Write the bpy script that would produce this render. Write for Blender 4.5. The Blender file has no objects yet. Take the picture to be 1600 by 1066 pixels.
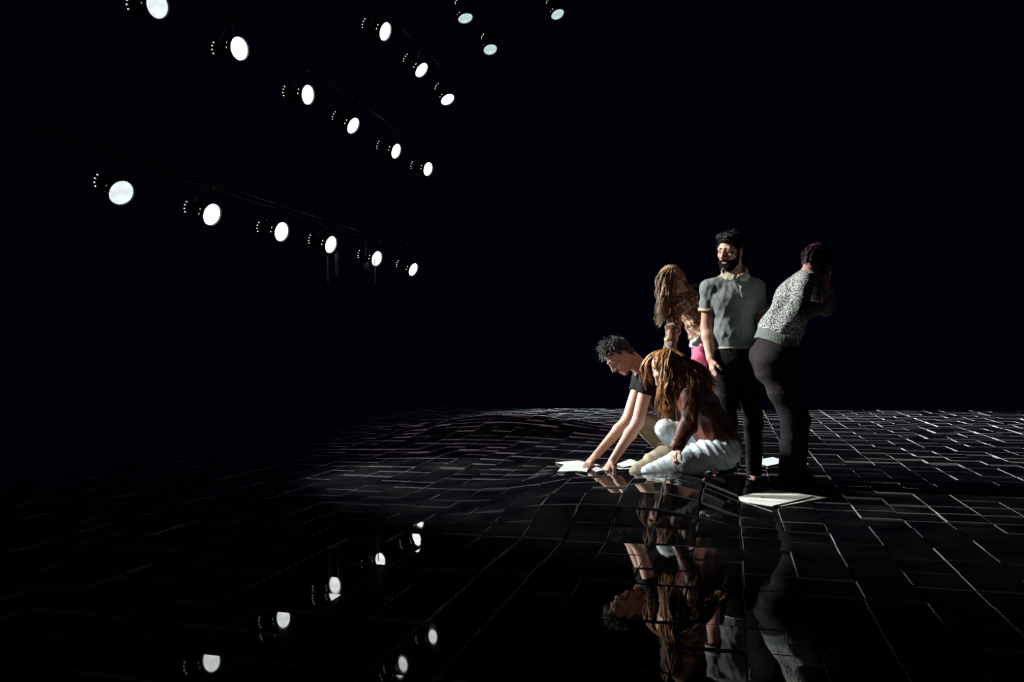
import bpy, math, random
import numpy as np
from mathutils import Vector, Matrix

random.seed(7)
rng = np.random.default_rng(11)
scn = bpy.context.scene
COL = scn.collection

# ------------------------------------------------------------------ camera
FPX, CX, CY, CAMH = 1200.0, 800.0, 533.0, 0.9
PSI = math.atan(344 / 1200.0)          # yaw to the left of the tile direction
PITCH = math.atan(23.5 / FPX)
ROLL = 0.013
W_ = np.array([-math.sin(PSI) * math.cos(PITCH), math.cos(PSI) * math.cos(PITCH), math.sin(PITCH)])
R0 = np.array([math.cos(PSI), math.sin(PSI), 0.0])
U0 = np.cross(R0, W_)
R_ = R0 * math.cos(ROLL) - U0 * math.sin(ROLL)
U_ = U0 * math.cos(ROLL) + R0 * math.sin(ROLL)
CAM = np.array([0, 0, CAMH])
cd = bpy.data.cameras.new('camera')
cd.sensor_width = 36.0
cd.lens = 36.0 * FPX / 1600.0
cd.clip_end = 200
cam = bpy.data.objects.new('camera', cd)
COL.objects.link(cam)
cam.matrix_world = Matrix(((R_[0], U_[0], -W_[0], 0), (R_[1], U_[1], -W_[1], 0), (R_[2], U_[2], -W_[2], CAMH), (0, 0, 0, 1)))
scn.camera = cam

# ------------------------------------------------------------------ world, exposure
wd = bpy.data.worlds.new('dark_hall')
scn.world = wd
wd.use_nodes = True
wd.node_tree.nodes['Background'].inputs[0].default_value = (0.22, 0.17, 1.0, 1)
wd.node_tree.nodes['Background'].inputs[1].default_value = 0.0026
scn.view_settings.view_transform = 'Standard'
scn.view_settings.look = 'None'
scn.view_settings.exposure = 0.0
scn.view_settings.gamma = 1.0
scn.view_settings.use_curve_mapping = False


def spot(name, loc, target, power, angle, blend=0.4, radius=0.1, color=(1, 1, 1), parent=None):
    ld = bpy.data.lights.new(name, 'SPOT')
    ld.energy = power
    ld.spot_size = math.radians(angle)
    ld.spot_blend = blend
    ld.shadow_soft_size = radius
    ld.color = color
    o = bpy.data.objects.new(name, ld)
    COL.objects.link(o)
    o.location = loc
    d = Vector(target) - Vector(loc)
    o.rotation_euler = d.to_track_quat('-Z', 'Y').to_euler()
    return o


# key lamps: the two lowest rows of lamps go on to the left of the frame
KEYCOL = (1.0, 0.985, 0.93)
spot('key_spot', (-5.7, 5.12, 4.55), (0.1, 5.75, 0.9), 3600, 23, 0.6, 0.2, KEYCOL)
spot('key_spot', (-5.7, 3.1, 4.55), (0.08, 4.75, 0.0), 1250, 11.5, 0.8, 0.15, KEYCOL)
spot('rig_fill', (2.0, -1.0, 6.0), (-5.6, 10.0, 4.2), 600, 40, 0.9, 0.1, (0.86, 0.74, 1.0))  # added weak light, not one of the rows, to show yokes and pipes
spot('pink_fill', (-3.0, -5.0, 5.0), (0.0, 7.0, 0.0), 22, 50, 0.9, 0.15, (1.0, 0.55, 0.80))  # added faint pink fill from behind the camera, tints the shaded sides
spot('mound_fill', (-1.2, -4.0, 6.0), (-2.4, 8.0, 0.0), 1800, 17, 0.9, 0.1, (1.0, 0.72, 0.85))  # added light aimed past the people so the left mound's tile edges show

# ------------------------------------------------------------------ materials
MATS = {}


def mat(name, color, rough=0.6, metal=0.0, spec=0.5, var=0.0, vscale=20.0, bump=0.0, bscale=40.0,
        color2=None, sheen=0.0, emit=None, estr=0.0, stretch=None, aniso=None, thresh=None, tex='noise', sss=0.0):
    if name in MATS:
        return MATS[name]
    m = bpy.data.materials.new(name)
    m.use_nodes = True
    nt = m.node_tree
    b = nt.nodes['Principled BSDF']
    b.inputs['Base Color'].default_value = (*color, 1)
    b.inputs['Roughness'].default_value = rough
    b.inputs['Metallic'].default_value = metal
    b.inputs['Specular IOR Level'].default_value = spec
    if sheen:
        b.inputs['Sheen Weight'].default_value = sheen
    if sss:
        b.inputs['Subsurface Weight'].default_value = sss
        b.inputs['Subsurface Radius'].default_value = (0.012, 0.005, 0.003)
    tc = nt.nodes.new('ShaderNodeTexCoord')
    mp = nt.nodes.new('ShaderNodeMapping')
    nt.links.new(tc.outputs['Object'], mp.inputs['Vector'])
    if stretch:
        mp.inputs['Scale'].default_value = stretch
    if color2 is not None:
        if tex == 'noise':
            n = nt.nodes.new('ShaderNodeTexNoise')
            n.inputs['Scale'].default_value = vscale
            n.inputs['Detail'].default_value = 3
            fac = n.outputs['Fac']
        else:
            n = nt.nodes.new('ShaderNodeTexVoronoi')
            n.inputs['Scale'].default_value = vscale
            fac = n.outputs['Distance']
        nt.links.new(mp.outputs['Vector'], n.inputs['Vector'])
        r = nt.nodes.new('ShaderNodeValToRGB')
        lo, hi = thresh or (0.35, 0.65)
        r.color_ramp.elements[0].position = lo
        r.color_ramp.elements[1].position = hi
        r.color_ramp.elements[0].color = (*color, 1)
        r.color_ramp.elements[1].color = (*color2, 1)
        nt.links.new(fac, r.inputs['Fac'])
        nt.links.new(r.outputs['Color'], b.inputs['Base Color'])
    if bump:
        n2 = nt.nodes.new('ShaderNodeTexNoise')
        n2.inputs['Scale'].default_value = bscale
        n2.inputs['Detail'].default_value = 4
        nt.links.new(mp.outputs['Vector'], n2.inputs['Vector'])
        bp = nt.nodes.new('ShaderNodeBump')
        bp.inputs['Strength'].default_value = bump
        bp.inputs['Distance'].default_value = 0.02
        nt.links.new(n2.outputs['Fac'], bp.inputs['Height'])
        nt.links.new(bp.outputs['Normal'], b.inputs['Normal'])
    if emit:
        b.inputs['Emission Color'].default_value = (*emit, 1)
        b.inputs['Emission Strength'].default_value = estr
    MATS[name] = m
    return m


def tag(o, label=None, cat=None, group=None, kind=None):
    if label: o['label'] = label
    if cat: o['category'] = cat
    if group: o['group'] = group
    if kind: o['kind'] = kind
    return o


def mesh_obj(name, verts, faces, material, parent=None, smooth=False, loc=None):
    me = bpy.data.meshes.new(name)
    me.from_pydata([tuple(v) for v in verts], [], [tuple(f) for f in faces])
    me.update()
    if smooth:
        me.polygons.foreach_set('use_smooth', [True] * len(me.polygons))
    for mm in (material if isinstance(material, (list, tuple)) else [material]):
        me.materials.append(mm)
    o = bpy.data.objects.new(name, me)
    COL.objects.link(o)
    if parent is not None:
        o.parent = parent
    if loc is not None:
        o.location = loc
    return o


def empty(name, loc=(0, 0, 0), rz=0.0):
    o = bpy.data.objects.new(name, None)
    COL.objects.link(o)
    o.location = loc
    o.rotation_euler = (0, 0, rz)
    o.empty_display_size = 0.2
    return o


class MB:
    """collects simple solids into one mesh"""
    def __init__(s):
        s.v, s.f = [], []

    def add(s, v, f):
        n = len(s.v)
        s.v += [tuple(map(float, x)) for x in v]
        s.f += [tuple(i + n for i in q) for q in f]
        return s

    def box(s, c, h, M=None):
        M = np.eye(3) if M is None else np.array(M)
        vs = [np.array(c) + M.T @ (np.array(q) * np.array(h)) for q in
              [(-1, -1, -1), (1, -1, -1), (1, 1, -1), (-1, 1, -1), (-1, -1, 1), (1, -1, 1), (1, 1, 1), (-1, 1, 1)]]
        return s.add(vs, [(0, 3, 2, 1), (4, 5, 6, 7), (0, 1, 5, 4), (1, 2, 6, 5), (2, 3, 7, 6), (3, 0, 4, 7)])

    def tube(s, pts, rad, n=10, caps=True):
        pts = [np.array(p, float) for p in pts]
        rad = rad if isinstance(rad, (list, tuple)) else [rad] * len(pts)
        base = len(s.v)
        up = np.array([0.12, 0.05, 1.0])
        for i, p in enumerate(pts):
            d = pts[min(i + 1, len(pts) - 1)] - pts[max(i - 1, 0)]
            d = d / (np.linalg.norm(d) + 1e-9)
            a = np.cross(d, up)
            if np.linalg.norm(a) < 0.15:
                a = np.cross(d, np.array([1.0, 0, 0]))
            a /= np.linalg.norm(a)
            b = np.cross(d, a)
            for k in range(n):
                t = 2 * math.pi * k / n
                s.v.append(tuple(p + (a * math.cos(t) + b * math.sin(t)) * rad[i]))
        for i in range(len(pts) - 1):
            for k in range(n):
                k2 = (k + 1) % n
                s.f.append((base + i * n + k, base + i * n + k2, base + (i + 1) * n + k2, base + (i + 1) * n + k))
        if caps:
            s.f.append(tuple(base + k for k in range(n))[::-1])
            s.f.append(tuple(base + (len(pts) - 1) * n + k for k in range(n)))
        return s

    def lathe(s, prof, n=28, caps=True):
        """profile of (r, z) revolved about local z"""
        base = len(s.v)
        for r, z in prof:
            for k in range(n):
                t = 2 * math.pi * k / n
                s.v.append((r * math.cos(t), r * math.sin(t), z))
        for i in range(len(prof) - 1):
            for k in range(n):
                k2 = (k + 1) % n
                s.f.append((base + i * n + k, base + i * n + k2, base + (i + 1) * n + k2, base + (i + 1) * n + k))
        if caps:
            s.f.append(tuple(base + k for k in range(n))[::-1])
            s.f.append(tuple(base + (len(prof) - 1) * n + k for k in range(n)))
        return s

    def build(s, name, material, parent=None, smooth=False):
        return mesh_obj(name, s.v, s.f, material, parent, smooth)


# ------------------------------------------------------------------ pixel geometry of the measured photograph
def ray(px, py):
    return W_ + R_ * (px - CX) / FPX - U_ * (py - CY) / FPX


def point(px, py, depth):
    return CAM + ray(px, py) * depth


def on_plane(px, py, H):
    d = ray(px, py)
    return CAM + d * ((H - CAMH) / d[2])


# ------------------------------------------------------------------ floor: height field with two heaps of loosened tiles
# mounds: centre x, y, sigma across, sigma towards camera, sigma away, height
MOUNDS = [
    (-2.55, 8.8, 0.85, 0.8, 0.4, 0.19),
    (-2.2, 6.4, 0.6, 0.4, 0.45, 0.035),
]
# flat-topped heap in front of the kneeling pair: centre x, sigma, foot y, shoulder y, crest y, sigma behind, height
HEAPS = [
    (-0.72, 0.44, 3.62, 4.30, 5.05, 0.55, 0.115),
    (-0.32, 0.20, 4.00, 4.55, 5.00, 0.40, 0.060),
]


def hgt(x, y):
    z = 0.0 * x
    for mx, my, sx, s1, s2, h in MOUNDS:
        sy = np.where(y < my, s1, s2)
        z = z + h * np.exp(-0.5 * (((x - mx) / sx) ** 2 + ((y - my) / sy) ** 2))
    for mx, sx, y0, y1, y2, sb, h in HEAPS:
        t = np.clip((y - y0) / (y1 - y0), 0, 1)
        f = t * t * (3 - 2 * t) * np.exp(-0.5 * (np.maximum(y - y2, 0) / sb) ** 2)
        z = z + h * f * np.exp(-0.5 * np.abs((x - mx) / sx) ** 2.6)
    return z


def ground(px, py):
    d = ray(px, py)
    t = 1.5
    for _ in range(4000):
        p = CAM + d * t
        if p[2] < hgt(p[0], p[1]):
            break
        t += 0.004
    return CAM + d * t


M_tile = mat('black_gloss_tile', (0.0035, 0.0035, 0.0045), 0.06, spec=0.26)
_nt = M_tile.node_tree
_n = _nt.nodes.new('ShaderNodeTexNoise')
_n.inputs['Scale'].default_value = 3.0
_n.inputs['Detail'].default_value = 5
_g = _nt.nodes.new('ShaderNodeNewGeometry')
_nt.links.new(_g.outputs['Position'], _n.inputs['Vector'])
_r = _nt.nodes.new('ShaderNodeMapRange')
_r.inputs[1].default_value = 0.3
_r.inputs[2].default_value = 0.75
_r.inputs[3].default_value = 0.008
_r.inputs[4].default_value = 0.035
_nt.links.new(_n.outputs['Fac'], _r.inputs[0])
_nt.links.new(_r.outputs[0], _nt.nodes['Principled BSDF'].inputs['Roughness'])
_r2 = _nt.nodes.new('ShaderNodeValToRGB')
_r2.color_ramp.elements[0].position = 0.35
_r2.color_ramp.elements[1].position = 0.75
_r2.color_ramp.elements[0].color = (0.002, 0.002, 0.003, 1)
_r2.color_ramp.elements[1].color = (0.014, 0.0145, 0.0145, 1)
_nt.links.new(_n.outputs['Fac'], _r2.inputs['Fac'])
_nt.links.new(_r2.outputs['Color'], _nt.nodes['Principled BSDF'].inputs['Base Color'])
M_edge = mat('tile_cut_edge', (0.30, 0.29, 0.30), 0.3, spec=0.5)
M_black = mat('black_subfloor', (0.002, 0.002, 0.002), 0.9, spec=0.1)

TS = 0.209
NX0, NX1 = -26, 28
NY0, NY1 = -16, 39
# subfloor
gx = np.linspace(-5.2, 6.1, 114)
gy = np.linspace(1.4, 12.86, 116)
XX, YY = np.meshgrid(gx, gy, indexing='ij')
ZZ = hgt(XX, YY) - 0.03
vv = np.stack([XX, YY, ZZ], -1).reshape(-1, 3)
ny_ = len(gy)
ff = [(i * ny_ + j, (i + 1) * ny_ + j, (i + 1) * ny_ + j + 1, i * ny_ + j + 1) for i in range(len(gx) - 1) for j in range(ny_ - 1)]
floor = mesh_obj('floor', vv, ff, M_black)
tag(floor, 'black stage floor of glossy square tiles with loosened heaps', kind='structure')

# one tile: chamfered slab, top at z=0
a_, c_, th = TS / 2 - 0.0016, 0.0011, 0.014
tv = []
for (s, z) in ((a_ - c_, 0.0), (a_, -c_), (a_, -th)):
    tv += [(-s, -s, z), (s, -s, z), (s, s, z), (-s, s, z)]
tf = [(0, 1, 2, 3)]
for r in (0, 4):
    for k in range(4):
        k2 = (k + 1) % 4
        tf.append((r + k, r + 4 + k, r + 4 + k2, r + k2))
tf.append((11, 10, 9, 8))
tile_me = bpy.data.meshes.new('tile')
tile_me.from_pydata(tv, [], tf)
tile_me.materials.append(M_tile)
tile_me.materials.append(M_edge)
for i, p in enumerate(tile_me.polygons):
    p.material_index = 0 if i == 0 else 1
tva = np.array(tv)

tiles = []
for i in range(NX0, NX1):
    for j in range(NY0, NY1):
        x = 0.234 + TS * (i + 0.5) + rng.normal(0, 0.0022)
        y = 4.73 + TS * (j + 0.5) + rng.normal(0, 0.0022)
        e = 0.02
        h0 = float(hgt(np.float64(x), np.float64(y)))
        gxs = float(hgt(np.float64(x + e), np.float64(y)) - hgt(np.float64(x - e), np.float64(y))) / (2 * e)
        gys = float(hgt(np.float64(x), np.float64(y + e)) - hgt(np.float64(x), np.float64(y - e))) / (2 * e)
        slope = math.hypot(gxs, gys)
        loose = 0.0024 + 0.075 * min(slope, 0.35)
        tx, ty = rng.normal(0, loose), rng.normal(0, loose)
        z = h0 + rng.uniform(-0.005, 0.005) + 0.02 * slope
        n = np.array([-(gxs + tx), -(gys + ty), 1.0])
        n /= np.linalg.norm(n)
        ax = np.array([1.0, rng.normal(0, 0.004 + 0.04 * slope), 0])
        ax -= n * (ax @ n)
        ax /= np.linalg.norm(ax)
        ay = np.cross(n, ax)
        Rm = np.stack([ax, ay, n], 1)
        # projected size
        d = np.array([x, y, z]) - CAM
        dz = d @ W_
        if dz > 0.5:
            u = CX + FPX * (d @ R_) / dz
            v = CY - FPX * (d @ U_) / dz
            area = (FPX / dz) ** 2 * abs(d @ n) / np.linalg.norm(d) if (-40 < u < 1640 and 0 < v < 1100) else 0
        else:
            area = -1
        tiles.append((area, x, y, z, Rm))
tiles.sort(key=lambda t: -t[0])
for t in tiles[:300]:
    o = bpy.data.objects.new('tile', tile_me)
    COL.objects.link(o)
    M = Matrix.Identity(4)
    for r in range(3):
        for c in range(3):
            M[r][c] = t[4][r, c]
        M[r][3] = t[1 + r]
    o.parent = floor
    o.matrix_local = M
bv, bf, bm = [], [], []
for k, t in enumerate(tiles[300:]):
    bv.append(tva @ t[4].T + np.array(t[1:4]))
    for i, q in enumerate(tf):
        bf.append(tuple(w + k * 12 for w in q))
        bm.append(0 if i == 0 else 1)
o = mesh_obj('far_tiles', np.concatenate(bv), bf, [M_tile, M_edge], floor)
o.data.polygons.foreach_set('material_index', bm)
tag(o, kind='stuff')

# ------------------------------------------------------------------ stage lamps
M_can = mat('lamp_black_metal', (0.012, 0.011, 0.014), 0.35, metal=0.3, spec=0.5)
M_pipe = mat('pipe_black_steel', (0.03, 0.028, 0.034), 0.3, metal=0.7)
M_bolt = mat('bare_steel', (0.5, 0.48, 0.5), 0.25, metal=1.0)
M_cable = mat('lamp_cable', (0.05, 0.02, 0.025), 0.4)
M_wire = mat('black_wire', (0.004, 0.004, 0.004), 0.9, spec=0.05)
M_vent_glint = mat('lamp_vent_glint_glow', (0.8, 0.8, 0.8), 0.5, emit=(1, 0.97, 0.93), estr=1.2)


def lens_mat(name, tint, strength):
    m = mat(name, (0.7, 0.72, 0.72), 0.15)
    nt = m.node_tree
    b = nt.nodes['Principled BSDF']
    b.inputs['Emission Color'].default_value = (*tint, 1)
    tc = nt.nodes.new('ShaderNodeTexCoord')
    n = nt.nodes.new('ShaderNodeTexNoise')
    n.inputs['Scale'].default_value = 9
    nt.links.new(tc.outputs['Object'], n.inputs['Vector'])
    r = nt.nodes.new('ShaderNodeMapRange')
    r.inputs[1].default_value = 0.3
    r.inputs[2].default_value = 0.7
    r.inputs[3].default_value = strength * 0.82
    r.inputs[4].default_value = strength * 1.18
    nt.links.new(n.outputs['Fac'], r.inputs[0])
    nt.links.new(r.outputs[0], b.inputs['Emission Strength'])
    return m


M_lens = lens_mat('lamp_lens_white', (0.95, 1.0, 1.0), 3.6)
M_lens_near = lens_mat('lamp_lens_soft_white', (0.88, 0.98, 1.0), 0.92)
M_lens_dim = lens_mat('lamp_lens_dim', (0.62, 0.80, 0.80), 0.85)

LR = 0.128
_cache = {}


def lamp_meshes():
    can = MB().lathe([(0.045, -0.40), (0.075, -0.39), (0.10, -0.35), (0.112, -0.29), (0.114, -0.15), (0.13, -0.06), (0.137, -0.055), (0.137, 0.012), (LR + 0.003, 0.012), (LR + 0.003, -0.02)], 32, caps=True)
    ring = MB().lathe([(0.137, -0.03), (0.152, -0.03), (0.152, 0.022), (0.134, 0.022), (0.134, -0.03)], 32, caps=False)
    prof = [(LR * math.cos(a), 0.002 + 0.018 * math.sin(a)) for a in np.linspace(0, math.pi / 2 - 0.05, 7)]
    lens = MB().lathe(prof, 32)
    return can, ring, lens


CAN, RING, LENS = lamp_meshes()


def make_lamp(px, py, H, ratio, ang, label, lens_m, power, pipe_xy_z):
    pos = on_plane(px, py, H)
    v = pos - CAM
    v = v / np.linalg.norm(v)
    th_ = math.acos(ratio)
    a = math.radians(ang)
    u = R_ * math.cos(a) - U_ * math.sin(a)
    u = u - v * (u @ v)
    u /= np.linalg.norm(u)
    ax = -v * math.cos(th_) + u * math.sin(th_)
    up = np.array([0, 0, 1.0])
    side = np.cross(up, ax)
    side /= np.linalg.norm(side)
    upv = np.cross(ax, side)
    Rm = Matrix(((side[0], upv[0], ax[0]), (side[1], upv[1], ax[1]), (side[2], upv[2], ax[2])))
    root = empty('stage_lamp', tuple(pos))
    tag(root, label, 'stage lamp', 'stage lamps on the side rows')
    Rm4 = Rm.to_4x4()

    def part(name, mb, m, parent=root, local=True, smooth=False, key=None):
        if key and key in _cache:
            o = bpy.data.objects.new(name, _cache[key])
            COL.objects.link(o)
            o.parent = parent
        else:
            o = mb.build(name, m, parent, smooth)
            if key:
                _cache[key] = o.data
        if local:
            o.matrix_local = Rm4
        return o
    can = part('can', CAN, M_can, smooth=False, key='can')
    part('front_ring', RING, M_can, key='ring')
    part('lens', LENS, lens_m, smooth=True, key='lens' + lens_m.name)
    # glowing vents round the back; behind the ring, glints painted as glowing blocks
    for k in range(4):
        vb = MB()
        t = math.radians(150 + k * 24)
        vb.box((0.106 * math.cos(t), 0.106 * math.sin(t), -0.335), (0.0055, 0.0055, 0.006))
        part('vent_or_glint', vb, M_vent_glint, can, local=False, key='vent_or_glint%d' % k)
    for k in range(2):
        vb = MB()
        t = math.radians(168 + k * 24)
        vb.box((0.134 * math.cos(t), 0.134 * math.sin(t), -0.047), (0.006, 0.009, 0.005))
        part('vent_or_glint', vb, M_vent_glint, can, local=False, key='glint%d' % k)
    # yoke: pivots half way along the can, strap up to the clamp
    piv = -ax * 0.17
    hook = np.array(pipe_xy_z) - pos
    top = np.array([piv[0] * 0.6, piv[1] * 0.6, hook[2] - 0.14])
    yk = MB()
    for sgn in (-1, 1):
        s0 = piv + side * sgn * 0.128
        s1 = np.array([top[0], top[1], 0]) * 0.35 + piv * 0.65 + side * sgn * 0.135 + np.array([0, 0, 0.10])
        s2 = top + side * sgn * 0.10
        yk.tube([s0, s1, s2], 0.011, 8)
    yk.tube([top - side * 0.108, top + side * 0.108], 0.012, 8)
    part('yoke', yk, M_can, local=False)
    for sgn in (-1, 1):
        kb = MB()
        q = piv + side * sgn * 0.12
        kb.tube([q, q + side * sgn * 0.045], 0.02, 10)
        part('pivot_knob', kb, M_bolt, local=False)
    cl = MB()
    cl.tube([top, hook + np.array([0, 0, -0.03])], 0.016, 8)
    cl.box(hook, (0.036, 0.025, 0.04))
    part('clamp', cl, M_can, local=False)
    bt = MB()
    bt.tube([hook + np.array([0.03, -0.02, -0.03]), hook + np.array([0.06, -0.05, -0.05])], 0.009, 8)
    part('clamp_bolt', bt, M_bolt, local=False)
    # cable loop behind the can
    cb = MB()
    p0 = -ax * 0.39
    pts = []
    for t in np.linspace(0, 1, 14):
        q = p0 * (1 - t) + (hook + np.array([0, 0.05, 0.02])) * t
        q = q + np.array([0, 0, -0.34]) * math.sin(math.pi * t) * (1 - t) - side * 0.12 * math.sin(math.pi * t)
        pts.append(q)
    cb.tube(pts, 0.007, 6)
    part('cable', cb, M_cable, local=False)
    if power > 0:
        sp = spot('lamp_beam', (0, 0, 0), tuple(ax), power, 30, 0.6, 0.1, (0.93, 0.99, 1.0))
        sp.parent = root
        sp.location = tuple(ax * 0.05)
    return pos


ROWS = [
    (2.64, -5.96, 'lowest', [(189, 301, .83, 35), (330, 335, .72, 20), (439, 362, .68, 14), (516, 382, .62, 17), (588, 404, .64, 17), (645, 421, .57, 25)]),
    (4.55, -5.61, 'second', [(245, 8, .80, 0), (373, 76, .75, -3), (480, 148, .64, 7), (551, 196, .60, 30), (618, 236, .58, 20), (668, 264, .64, 15)]),
    (5.70, -4.92, 'third', [(601, 49, .60, 20), (658, 109, .60, 40), (699, 155, .66, 60)]),
    (6.80, -4.37, 'fourth', [(727, 28, .63, 75), (766, 77, .73, 75)]),
    (7.50, -3.13, 'highest', [(871, 22, .66, 65)]),
]
ORD = ['first', 'second', 'third', 'fourth', 'fifth', 'sixth']
for H, X, rname, ls in ROWS:
    zp = H + 0.36
    for i, (px, py, ra, an) in enumerate(ls):
        if rname == 'highest':
            lab = 'lone dim black stage lamp high up, rightmost of all lamps'
        elif rname == 'fourth':
            lab = 'dim black stage lamp above the %s lamp of the three-lamp row' % ('middle' if i == 0 else 'last')
            lab = ['dim black stage lamp at the top edge, left one of the high pair', 'dim black stage lamp, lower right one of the high pair'][i]
        elif rname == 'third':
            lab = ['upper left', 'middle', 'lower right'][i] + ' lamp of the short three-lamp row, black can lit white'
        elif rname == 'second':
            lab = 'lit black stage lamp, %s from the left in the steep six-lamp row' % ORD[i]
        else:
            lab = 'lit black stage lamp, %s from the left in the lowest row' % ORD[i]
        lm = M_lens
        if rname in ('fourth', 'highest'):
            lm = M_lens_dim
        elif i == 0 and rname in ('lowest', 'second'):
            lm = M_lens_near
        p = on_plane(px, py, H)
        make_lamp(px, py, H, ra, an, lab, lm, 2600, (X, p[1] + 0.02, zp))
    y0 = on_plane(*ls[0][:2], H)[1] - 1.2
    y1 = max(on_plane(*ls[-1][:2], H)[1] + 0.8, 15.2)
    pr = empty('lighting_pipe', (X, y0, zp))
    tag(pr, {'lowest': 'black steel pipe carrying the lowest row of six lamps', 'second': 'black steel pipe carrying the upper steep row of six lamps', 'third': 'black steel pipe carrying the short row of three lamps', 'fourth': 'black steel pipe carrying the high pair of dim lamps', 'highest': 'black steel pipe carrying the single rightmost lamp'}[rname], 'pipe', 'pipes that carry the stage lamps')
    MB().tube([(0, 0, 0), (0, y1 - y0, 0)], 0.028, 14).build('tube', M_pipe, pr)
    for yy in np.arange(0.3, y1 - y0, 2.6):
        MB().tube([(0, yy, 0.02), (0, yy, 10.0 - zp)], 0.006, 6).build('hanger_wire', M_wire, pr)
    # feed cable slung under the pipe
    pts = [(0.02, t, -0.035 - 0.03 * abs(math.sin(t * 2.4))) for t in np.linspace(0.1, y1 - y0 - 0.1, 60)]
    MB().tube(pts, 0.009, 6).build('feed_cable', M_cable, pr)

# unlit vertical tubes under the lowest row
for k, (px0, py0, py1, w, lab) in enumerate([
        (512, 396, 442, 0.022, 'thin dark upright tube below the fourth lamp of the lowest row'),
        (525, 392, 432, 0.05, 'wide dull upright tube right of the fourth lowest lamp'),
        (571, 410, 424, 0.05, 'short dull tube under the fifth lamp of the lowest row'),
        (586, 415, 446, 0.016, 'thin upright rod just right of the fifth lowest lamp')]):
    dd_ = -5.96 / ray(px0, py0)[0]
    a = point(px0, py0, dd_)
    b = point(px0, py1, dd_)
    MBt = MB()
    hh = a[2] - b[2]
    MBt.lathe([(w * .8, 0), (w, 0.01), (w, hh - .05), (w * .8, hh)], 14)
    MBt.tube([(0, 0, hh - .02), (0, 0, 3.0 - b[2])], 0.008, 6)
    o = MBt.build('hanging_tube', mat('dull_purple_steel', (0.16, 0.12, 0.17), 0.35, metal=0.6), None, True)
    o.location = (b[0], b[1], b[2])
    tag(o, lab, 'tube')

# ------------------------------------------------------------------ signed-distance modelling of people
def nrm(v):
    v = np.array(v, float)
    return v / np.linalg.norm(v)


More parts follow.
